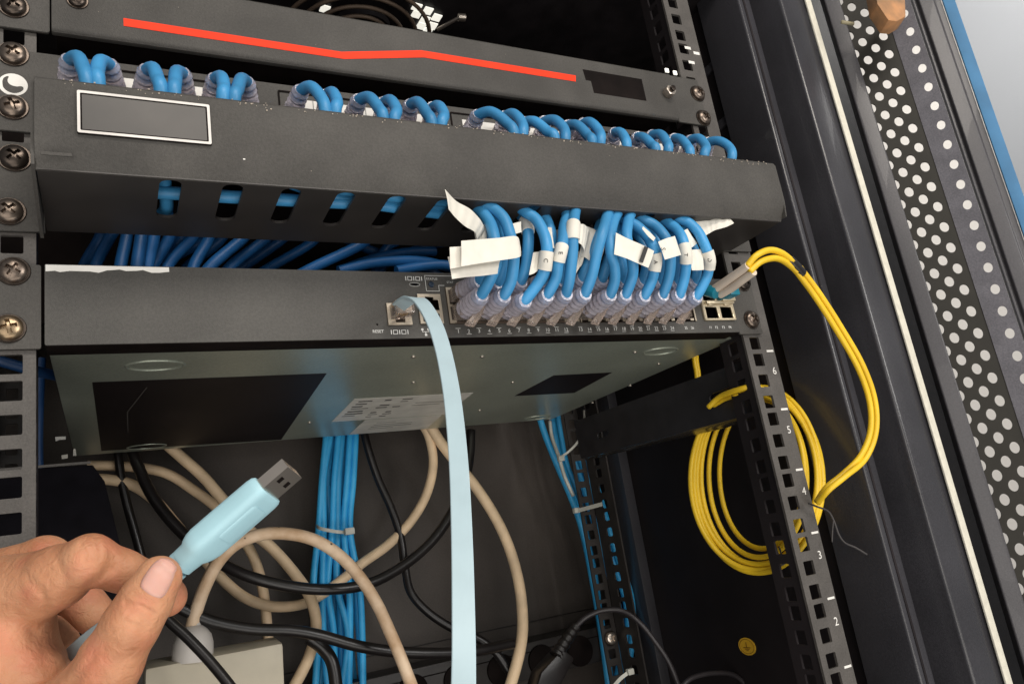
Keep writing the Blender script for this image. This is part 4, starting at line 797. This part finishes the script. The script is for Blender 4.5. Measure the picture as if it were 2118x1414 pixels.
def skin_mat():
    m = mat('skin', (0.40, 0.165, 0.082), 0.5, sss=0.15, col2=(0.56, 0.28, 0.155), vscale=60, spec=0.4)
    nt = m.node_tree; N = nt.nodes; L = nt.links; b = N['Principled BSDF']; tc = N.new('ShaderNodeTexCoord')
    v = N.new('ShaderNodeTexVoronoi'); v.feature = 'DISTANCE_TO_EDGE'; v.inputs['Scale'].default_value = 850; L.new(tc.outputs['Object'], v.inputs['Vector'])
    n1 = N.new('ShaderNodeTexNoise'); n1.inputs['Scale'].default_value = 260; n1.inputs['Detail'].default_value = 6; n1.inputs['Distortion'].default_value = 1.0; L.new(tc.outputs['Object'], n1.inputs['Vector'])
    b1 = N.new('ShaderNodeBump'); b1.inputs['Strength'].default_value = .6; b1.inputs['Distance'].default_value = .0011; L.new(n1.outputs['Fac'], b1.inputs['Height'])
    b2 = N.new('ShaderNodeBump'); b2.inputs['Strength'].default_value = .25; b2.inputs['Distance'].default_value = .0003; L.new(v.outputs['Distance'], b2.inputs['Height']); L.new(b1.outputs['Normal'], b2.inputs['Normal'])
    L.new(b2.outputs['Normal'], b.inputs['Normal'])
    n3 = N.new('ShaderNodeTexNoise'); n3.inputs['Scale'].default_value = 75; n3.inputs['Detail'].default_value = 5; L.new(tc.outputs['Object'], n3.inputs['Vector'])
    r3 = N.new('ShaderNodeMapRange'); r3.inputs[1].default_value = .48; r3.inputs[2].default_value = .70; r3.inputs[4].default_value = .55; L.new(n3.outputs['Fac'], r3.inputs[0])
    mx = N.new('ShaderNodeMix'); mx.data_type = 'RGBA'; src = b.inputs['Base Color'].links[0].from_socket; L.new(r3.outputs[0], mx.inputs[0]); L.new(src, mx.inputs[6]); mx.inputs[7].default_value = (.58, .19, .12, 1); L.new(mx.outputs[2], b.inputs['Base Color']); return m
hand = hm.build('hand', skin_mat(), person, smooth=True)
cs_m = hand.modifiers.new('smooth', 'CORRECTIVE_SMOOTH') if False else hand.modifiers.new('smooth', 'SMOOTH'); cs_m.factor = .5; cs_m.iterations = 1
# thumb nail laid on the surface
def hit(px, py):
    d = np.array([(px - W0 / 2) / FPX, (py - H0 / 2) / FPX, 1.0]); t = 240.0
    best = (9e9, t)
    for _ in range(300):
        v = float(sdf(np.float64(d[0] * t), np.float64(d[1] * t), np.float64(t)))
        if v < best[0]: best = (v, t)
        if v < .01: break
        t += max(v, .02) * .8
        if t > 300: break
    return d * best[1]
nc = np.array([329.0, 1194.0]); ndir = np.array([.50, -.866]); nper = np.array([.866, .50]); vs = []; NU, NV = 14, 12; top_v = []
hc = hit(*nc)
for i in range(NU + 1):
    for j in range(NV + 1):
        a = 2 * i / NU - 1; c = 2 * j / NV - 1; hw = 28 * (1 - .10 * a) * (1.0 - .28 * max(0, a) ** 3 - .2 * max(0, -a) ** 4); ln = 35
        bow = (1 - c * c); u = a * ln + (7 * bow if a > .5 else 0) * (a - .5) * 2 - (5 * bow if a < -.5 else 0) * (-a - .5) * 2
        p2 = nc + ndir * u + nper * c * hw; h = hit(*p2); h = h * min(1, (hc[2] + 4.0) / h[2]); n_ = np.array([0, 0, -1.0]); lift = .6 if (abs(c) < .99 and a > -.99) else .0
        top_v.append(CAMC + (h + n_ * lift) @ CAMR)
fs = [(i * (NV + 1) + j, i * (NV + 1) + j + 1, (i + 1) * (NV + 1) + j + 1, (i + 1) * (NV + 1) + j) for i in range(NU) for j in range(NV)]
nn = len(top_v); bk = [v + CAMR[2] * 1.2 for v in top_v]; ring_ = [j for j in range(NV)] + [i * (NV + 1) + NV for i in range(NU)] + [NU * (NV + 1) + j for j in range(NV, 0, -1)] + [i * (NV + 1) for i in range(NU, 0, -1)]
fs += [tuple(nn + k for k in f[::-1]) for f in fs[:NU * NV]] + [(ring_[k], ring_[(k + 1) % len(ring_)], nn + ring_[(k + 1) % len(ring_)], nn + ring_[k]) for k in range(len(ring_))]
MB().add(top_v + bk, fs).build('thumbnail', mat('nail', (0.58, 0.32, 0.26), .42, var=.06, spec=.5, sss=.2), person, smooth=True, auto=60)

# ================================================================== yellow fibre cord
yf = thing('fibre_cord', 'yellow duplex fibre cord from the last port, coiled at right', 'fibre cord')
def pt(*a): return spline([at(x, y, Y) for x, y, Y in a], 8)
for dx, dy in ((0, 0), (12, 13)):
    MB().tube([at(1478 + dx, 598 + dy * .8, -22), at(1500 + dx, 583 + dy, -34), at(1548 + dx * .9, 549 + dy, -58)], [3.1, 3.0, 2.7], 12).build('connector_boot', M_wboot, yf, smooth=True, auto=60)
MB().box((433.5, -21, 14.8), (442, -3, 21.5)).build('connector_housing', M_teal, yf, bevel=.6)
for p0, p1 in (((1460, 600, -16), (1482, 606, -24)),): MB().tube([at(*p0), at(*p1)], 4.4, 8).build('connector_body', M_teal, yf, bevel=.5)
tr = MB().box((434.6, -11, 13.8), (446.6, 2, 23.4)); tr.box((420.6, -9, 12.4), (446.6, -4.5, 14.6)); tr.build('transceiver', M_sfp, sw, bevel=.4)
for x_ in (423.5, 438.5): MB().slab([(x_, FY - 2.5, 11.4), (x_ + 5, FY - 2.5, 11.4), (x_ + 5, FY - 2.8, 13.6), (x_, FY - 2.8, 13.6)], (0, -.8, 0)).build('cage_latch', M_sfp, sw, bevel=.2)
A_ = pt((1545, 550, -57), (1565, 528, -62), (1592, 517, -62), (1618, 524, -60), (1640, 542, -58), (1652, 556, -56)); B_ = pt((1550, 562, -57), (1572, 542, -60), (1598, 534, -60), (1618, 538, -58), (1638, 552, -56), (1648, 562, -55))
for q in (A_, B_): MB().tube(q, 2.2, 12).build('strand', M_yel, yf, smooth=True)
MB().tube(pt((1630, 536, -57), (1643, 549, -56), (1658, 566, -54)), 3.8, 14).build('splitter_sleeve', M_blk, yf, smooth=True, auto=60)
main = [(1650, 556, -55), (1690, 610, -50), (1735, 680, -44), (1778, 755, -40), (1803, 825, -36), (1806, 890, -34), (1785, 945, -30), (1745, 983, -26), (1712, 1010, -20), (1690, 1038, -8)]
for dx in (-5.6, 5.6):
    q = []
    for i, (x, y, Y) in enumerate(main):
        a = main[max(0, i - 1)]; c = main[min(len(main) - 1, i + 1)]; t = np.array([c[0] - a[0], c[1] - a[1]], float); t /= np.linalg.norm(t); f = 1 if i < 7 else (.6 if i < 9 else .3); q.append(at(x - t[1] * dx * f, y + t[0] * dx * f, Y + (dx * .6 if i > 6 else 0)))
    MB().tube(spline(q, 8), 2.05, 12).build('strand', M_yel, yf, smooth=True)
# coil: slanted vertical loops hanging from the support bar
def coil_path(l, r, t, b, ph=0, n=40, sk=0.0):
    out = []
    for k in range(n + 1):
        a = 2 * math.pi * k / n + ph; u = .5 + .5 * math.cos(a); x = l + (r - l) * u; y = (t + b) / 2 - (b - t) / 2 * math.sin(a) + sk * (u - .5) * 140
        out.append(at(x, y, 112 - 98 * u + 2 * math.sin(3 * a + ph)))
    return out
for i, (l, r, t, b_) in enumerate([(1428, 1702, 806, 1178), (1435, 1695, 803, 1184), (1441, 1690, 812, 1166), (1450, 1697, 800, 1170), (1466, 1668, 818, 1152), (1473, 1681, 808, 1146), (1490, 1662, 828, 1138)][:5] + [(1488, 1664, 826, 1134)]):
    MB().tube(spline(coil_path(l, r, t, b_, .35 * i, sk=.05 + .03 * math.sin(2 * i)), 2), 2.1, 10, cap=False).build('coil_loop', M_yel2, yf, smooth=True)
MB().tube(pt((1434, 700, 120), (1436, 745, 112), (1441, 790, 110), (1430, 880, 108)), 2.2, 8).tube(pt((1441, 700, 121), (1441, 745, 113), (1446, 790, 111), (1440, 880, 109)), 2.0, 8).build('strand', M_yel2, yf, smooth=True)
MB().tube(pt((1465, 842, 50), (1490, 820, 38), (1530, 805, 16), (1560, 800, 8), (1610, 815, 4)), 2.2, 8).tube(pt((1475, 838, 52), (1500, 824, 38), (1530, 815, 20), (1565, 806, 10), (1612, 825, 6)), 2.1, 8).build('strand', M_yel2, yf, smooth=True)
tw = thing('tie_string', 'thin frayed black twine tied round the yellow coil, loose end hanging right', 'string')
MB().tube(pt((1672, 1040, -4), (1692, 1048, -10), (1712, 1056, -10), (1724, 1075, -10), (1735, 1105, -10), (1748, 1122, -10), (1770, 1132, -10), (1793, 1146, -10)), .7, 6).tube(pt((1724, 1075, -10), (1722, 1095, -9), (1721, 1120, -9)), .5, 6).build('loose_end', M_twine, tw, smooth=True)
kn = MB()
for dx in (0, 7): kn.tube(pt((1604 + dx, 1130, 30), (1612 + dx, 1150, 24), (1626 + dx, 1162, 22), (1636 + dx, 1166, 24)), .6, 6)
kn.tube(pt((1600, 1178, 26), (1620, 1166, 18), (1640, 1156, 18)), .6, 6); kn.build('knot', M_twine, tw, smooth=True)

# ================================================================== cables at the back
def cable(label, path, wpx, m, group, name='power_cable', cat='cable', n=8, Y=None):
    P = [at(p[0], p[1], p[2] if len(p) > 2 else Y) for p in path]; r = np.mean([rmm(wpx, q) for q in P])
    o = MB().tube(spline(P, n), r, 14).build(name, m, None, smooth=True, auto=60)
    if cat: tag(o, label, cat, group)
    return o
GB = 'beige cables behind and below the switch'; GK = 'black cables behind and below the switch'
cable('thick dirty beige cable arching in front of the blue bundle to the bottom edge', [(396, 1300, 262), (406, 1262, 260), (424, 1212, 256), (452, 1160, 252), (492, 1122, 250), (545, 1104, 248), (602, 1104, 246), (655, 1118, 246), (702, 1148, 244), (742, 1190, 242), (778, 1245, 238), (806, 1305, 232), (830, 1362, 226), (860, 1440, 220)], 26, M_beiged, GB)
cable('beige cable from the switch rear past the USB plug down beside the ivory outlet', [(330, 905, 322), (372, 942, 322), (420, 985, 322), (462, 1034, 322), (512, 1092, 322), (560, 1130, 320), (605, 1180, 318), (640, 1232, 312), (654, 1290, 308), (642, 1350, 300), (612, 1412, 292), (590, 1450, 290)], 23, M_beige, GB)
cable('beige cable from the far left crossing to the right of the ivory outlet top', [(180, 962, 345), (240, 963, 345), (300, 968, 345), (350, 981, 345), (402, 1014, 345), (455, 1055, 343), (500, 1110, 340), (528, 1160, 338), (545, 1225, 336), (553, 1300, 334), (556, 1340, 334)], 21, M_beige, GB)
cable('beige cable leaving the far left, dipping low and joining the long loop at centre', [(180, 990, 336), (230, 992, 336), (275, 1003, 336), (322, 1036, 336), (362, 1082, 336), (410, 1140, 334), (455, 1192, 332), (505, 1234, 330), (560, 1253, 330), (620, 1250, 330), (660, 1232, 331), (705, 1200, 333), (752, 1162, 333), (800, 1128, 331), (848, 1080, 328), (882, 1022, 326), (896, 960, 324), (888, 905, 322), (870, 870, 322)], 21, M_beige, GB)
cable('beige cable bowing out to the right of the flat console cable', [(890, 880, 316), (912, 915, 316), (945, 958, 314), (985, 1008, 312), (1026, 1072, 308), (1056, 1140, 304), (1075, 1215, 298), (1081, 1290, 292), (1074, 1350, 286), (1052, 1430, 280)], 23, M_beige, GB)
cable('black cable sweeping in a wide bow under the switch from left to centre', [(262, 900, 322), (284, 960, 318), (312, 1020, 312), (352, 1075, 306), (402, 1124, 300), (455, 1163, 292), (520, 1193, 284), (600, 1212, 280), (680, 1218, 280), (760, 1207, 284), (830, 1172, 292), (890, 1122, 300), (932, 1064, 306), (960, 1000, 312), (972, 940, 318), (974, 890, 322)], 22, M_blk, GK)
cable('dim black cable hanging straight down left of the bowed one', [(240, 900, 335), (248, 970, 335), (262, 1040, 335), (280, 1105, 335), (300, 1180, 335)], 18, M_blk, GK)
cable('black cable running low across from the fingers to the pale console cable', [(330, 1225, 262), (378, 1258, 262), (440, 1285, 262), (520, 1300, 262), (600, 1303, 262), (660, 1313, 262), (740, 1335, 264), (820, 1347, 266), (900, 1350, 268), (980, 1346, 272), (1060, 1330, 280)], 24, M_blk, GK)
cable('black cable dropping steeply from the hand over the ivory outlet', [(310, 1235, 210), (345, 1278, 206), (385, 1315, 202), (430, 1362, 198), (470, 1410, 194), (500, 1450, 190)], 22, M_blk, GK)
cable('slim black cable hanging from behind the switch down right of the blue bundle', [(750, 880, 340), (762, 930, 338), (782, 990, 336), (808, 1048, 332), (828, 1108, 328), (838, 1175, 324), (850, 1225, 318), (885, 1265, 312), (935, 1298, 306), (985, 1318, 300), (1025, 1348, 296), (1060, 1400, 292)], 17, M_blk, GK)
cable('thick black cable lying over the foot of the blue bundle', [(640, 1318, 290), (668, 1340, 288), (688, 1372, 286), (698, 1440, 284)], 27, M_blk, GK)
cable('thin black cord arching over the foot of the rear rail', [(1190, 1296, 262), (1212, 1276, 258), (1245, 1262, 250), (1285, 1262, 240), (1320, 1284, 230), (1352, 1322, 224), (1385, 1372, 218), (1412, 1440, 214)], 11, mat('grey_cord', (0.03, .026, .028), .35), GK)
cable('thin dark cord curving along the cabinet floor at bottom right', [(1400, 1430, 190), (1430, 1402, 190), (1475, 1391, 190), (1520, 1396, 190), (1555, 1430, 190)], 10, mat('grey_cord', (0.03, .026, .028), .35), GK)
pk = thing('power_plug', 'black power plug with ribbed strain relief at the foot of the rear rail', 'plug')
P_ = [at(1192, 1294, 262), at(1176, 1316, 262), at(1160, 1340, 262), at(1150, 1356, 262)]
MB().tube(spline(P_, 8), [4.2 + (.7 if k % 4 < 2 else 0) + k * .09 for k in range(25)], 12).build('strain_relief', M_blk, pk, smooth=True, auto=50)
MB().slab([at(1165, 1340, 256), at(1190, 1360, 256), at(1150, 1440, 256), at(1105, 1440, 256), at(1120, 1390, 256)], (0, 22, 0)).build('plug_body', M_blk, pk, bevel=3)
# blue bundle
NB = 16
for i in range(NB):
    u = (i + .5) / NB; sh_ = [rng.uniform(-.1, .1) for _ in range(7)]; yy = [800, 880, 990, 1095, 1210, 1310, 1440]
    L_e = [672, 668, 660, 657, 645, 646, 648]; R_e = [735, 738, 733, 727, 746, 752, 754]; Pq = []
    for k in range(7): uu = min(.97, max(.03, u + sh_[k] * (0.5 if k == 3 else 1))); Pq.append((L_e[k] + (R_e[k] - L_e[k]) * uu, yy[k], 352 + 13 * ((i * 5) % 3 - 1) + (4 if k == 3 else 0)))
    q = MB().tube(spline([at(*p) for p in Pq], 7), 3.2, 10).build('network_cable', M_blue2, None, smooth=True)
    tag(q, 'light blue cable strand in the tied vertical bundle below the switch', 'cable', 'blue strands in the tied bundle')
tb = thing('cable_tie', 'white nylon tie round the vertical blue bundle', 'cable tie', 'nylon cable ties')
MB().ribbon(spline([at(654, 1086, 345), at(662, 1092, 332), at(690, 1098, 328), at(712, 1100, 330), at(732, 1098, 342)], 5), [(0, 0, 1)] * 21, 3.2, .9).build('strap', M_tie, tb, smooth=True, auto=40)
q = at(722, 1098, 328); MB().box((q[0] - 4.5, 324, q[2] - 3.2), (q[0] + 4.5, 331, q[2] + 3.0)).build('tie_head', M_tie, tb, bevel=.8)
# blue cables behind and beside the rear rail
rrc = [([(1112, 850), (1128, 900), (1152, 960), (1182, 1030), (1206, 1100), (1224, 1190), (1243, 1300), (1262, 1440)], 336, 14), ([(1140, 850), (1150, 910), (1168, 980), (1192, 1050), (1212, 1130), (1230, 1220), (1250, 1320), (1268, 1440)], 344, 14),
       ([(1152, 850), (1160, 900), (1172, 960), (1196, 1020), (1212, 1100), (1232, 1200), (1244, 1300), (1262, 1440)], 350, 12), ([(1215, 950), (1235, 1010), (1256, 1080), (1280, 1160), (1304, 1230), (1308, 1310), (1290, 1440)], 322, 14), ([(1200, 950), (1228, 1020), (1250, 1100), (1275, 1180), (1296, 1250), (1298, 1330), (1280, 1440)], 328, 14), ([(1190, 950), (1214, 1030), (1238, 1110), (1264, 1200), (1284, 1280), (1284, 1350), (1270, 1440)], 334, 14)]
for i, (pth, Y, wq_) in enumerate(rrc):
    cable('thin blue cable %s the slotted rear rail, %s of three' % ('behind the left face of' if i < 3 else 'behind the right edge of', ['leftmost', 'middle', 'rightmost'][i % 3]), [(x, y, Y) for x, y in pth], wq_, M_blue2, 'blue cables along the rear rail', 'network_cable')
def tie(label, pts_, w_, head, hs=3.4):
    t = thing('cable_tie', label, 'cable tie', 'nylon cable ties'); P = spline([at(*p) for p in pts_], 6)
    MB().ribbon(P, [(0, .3, 1)] * len(P), w_, 1.0).build('strap', M_tie, t, smooth=True, auto=40); q = at(*head)
    MB().box((q[0] - hs, q[1] - 2.5, q[2] - hs * .8), (q[0] + hs, q[1] + 2.5, q[2] + hs * .8)).build('tie_head', M_tie, t, bevel=.9)
tie('white nylon tie strapped across the rear rail halfway down', [(1192, 1056, 294), (1215, 1050, 280), (1245, 1042, 262)], 4, (1192, 1055, 294))
tie('white nylon tie with a long curled tail hanging from the switch rear', [(1208, 848, 285), (1208, 885, 288), (1196, 912, 290), (1178, 932, 292), (1158, 946, 292)], 2.4, (1160, 948, 292))
tie('white nylon tie at the foot of the rear rail by the bottom edge', [(1268, 1420, 262), (1284, 1402, 258), (1302, 1388, 256)], 3.4, (1303, 1388, 256))
tt_ = MB().tube(spline([at(1137, 870, 320), at(1142, 905, 316), at(1156, 945, 300), at(1168, 985, 310), at(1186, 1025, 312)], 6), 2.0, 8); tag(tt_.build('network_cable', M_tie, None, smooth=True), 'pale grey thin cable twisted among the blue ones at the rear rail', 'cable')

# ================================================================== things at the bottom and left
ob = thing('power_outlet', 'ivory plastic extension outlet block at the bottom left below the hand', 'outlet')
fc = [at(300, 1382, 250), at(586, 1328, 250), at(592, 1480, 250), at(296, 1540, 250)]
o_ = MB().slab(fc, (0, 34, 4)).build('outlet_body', M_outlet, ob, bevel=3.2)
wp_ = thing('wall_plug', 'white rounded plug standing on top of the ivory outlet block', 'plug')
c0 = at(398, 1368, 262); up = (at(402, 1290, 262) - c0); hgt = np.linalg.norm(up); up /= hgt
MB().tube([c0 + up * hgt * f for f in (0, .25, .5, .72, .86, .95, 1.0)], [14.6, 14.8, 14.4, 12.6, 9.6, 6.4, 3.0], 28).build('plug_body', M_plug, wp_, smooth=True, auto=70)
MB().tube([c0 + up * hgt * f for f in (.95, 1.15, 1.3)], [5, 4.6, 4.2], 16).build('plug_collar', M_plug, wp_, smooth=True, auto=60)
pd = thing('power_strip', 'black rack power strip with sockets lying along the bottom edge', 'power strip')
MB().box((150, 340, -262), (520, 388, -228)).build('housing', mat('strip_black', (0.03, .026, .024), .4, var=.2), pd, bevel=1.5)
for k in range(5):
    x0 = 268 + k * 46; MB().tube([(x0 + 18, 340.5, -247), (x0 + 18, 337.5, -247)], 15, 28).build('socket', M_matte, pd, bevel=.8)
MB().box((150, 338.6, -237.2), (520, 339.8, -236.4)).build('housing_seam', M_matte, pd)
lbx = thing('left_box', 'dark blank equipment box behind the left rail above the hand', 'equipment box')
lb = MB().slab([(-60, 98, -47.5), (31, 98, -49.8), (37, 98, -60), (47, 98, -112), (52, 98, -150), (-60, 98, -150)], (0, 190, 0)); lb.build('housing', mat('box_black', (0.004, .0035, .005), .7, var=.3, spec=.05), lbx, bevel=.8)
MB().box((-60, 97, -49.2), (30, 97.8, -47.8)).build('front_edge', M_rail, lbx)
# white tag scraps seen beyond the left rail
sc = thing('cable_tag', 'small white tags in the dark behind the left rail', 'tag')
MB().slab([at(114, 903, 200), at(136, 902, 200), at(136, 908, 200), at(124, 909, 200), at(115, 912, 200)], (0, .5, 0)).build('tag_sheet', M_white, sc); MB().slab([at(127, 941, 200), at(140, 939, 200), at(140, 947, 200), at(128, 949, 200)], (0, .5, 0)).build('tag_sheet', M_paper, sc); MB().slab([at(152, 928, 210), at(156, 927, 210), at(158, 942, 210), at(151, 942, 210)], (0, .5, 0)).build('tag_sheet', M_paper, sc)
cable('blue cable behind the left rail at the level of the switch underside', [(-40, 735, 90), (20, 752, 90), (70, 766, 96), (130, 780, 120)], 22, mat('blue_shaded', (0.006, .035, .11), .5), 'blue cables behind the left rail', 'network_cable')  # blue jacket colour darkened for the shade behind the left rail
cable('blue cable standing upright just inside the left rail', [(84, 740, 120), (80, 830, 124), (78, 940, 128), (84, 1020, 130)], 20, mat('blue_shaded', (0.006, .035, .11), .5), 'blue cables behind the left rail', 'network_cable')
# round yellow sticker on the side panel
q = atX(1545, 1336, 547.6); st_ = MB().slab([(547.9, q[1] + 11.0 * math.cos(2 * math.pi * k / 32), q[2] + 7.6 * math.sin(2 * math.pi * k / 32)) for k in range(32)], (-.4, 0, 0))
sk = st_.build('earth_sticker', M_sticker, None); tag(sk, 'round yellow earth symbol sticker low on the right side panel', 'sticker')
es = MB(); yq, zq = q[1], q[2]
for a in ((-.5, -1, .5, 4.5), (-4.5, -1.7, 4.5, -.7), (-3, -3.2, 3, -2.4), (-1.4, -4.6, 1.4, -3.9)): es.box((547.2, yq + a[0], zq + a[1] * .8), (547.45, yq + a[2], zq + a[3] * .8))
es.tube([(547.4, yq + 9 * math.cos(t), zq + 6.2 * math.sin(t)) for t in np.linspace(0, 2 * math.pi, 33)], .22, 6, cap=False); es.build('earth_symbol', mat('brown_ink', (.25, .12, .01), .6), sk)
bpy.context.view_layer.update()
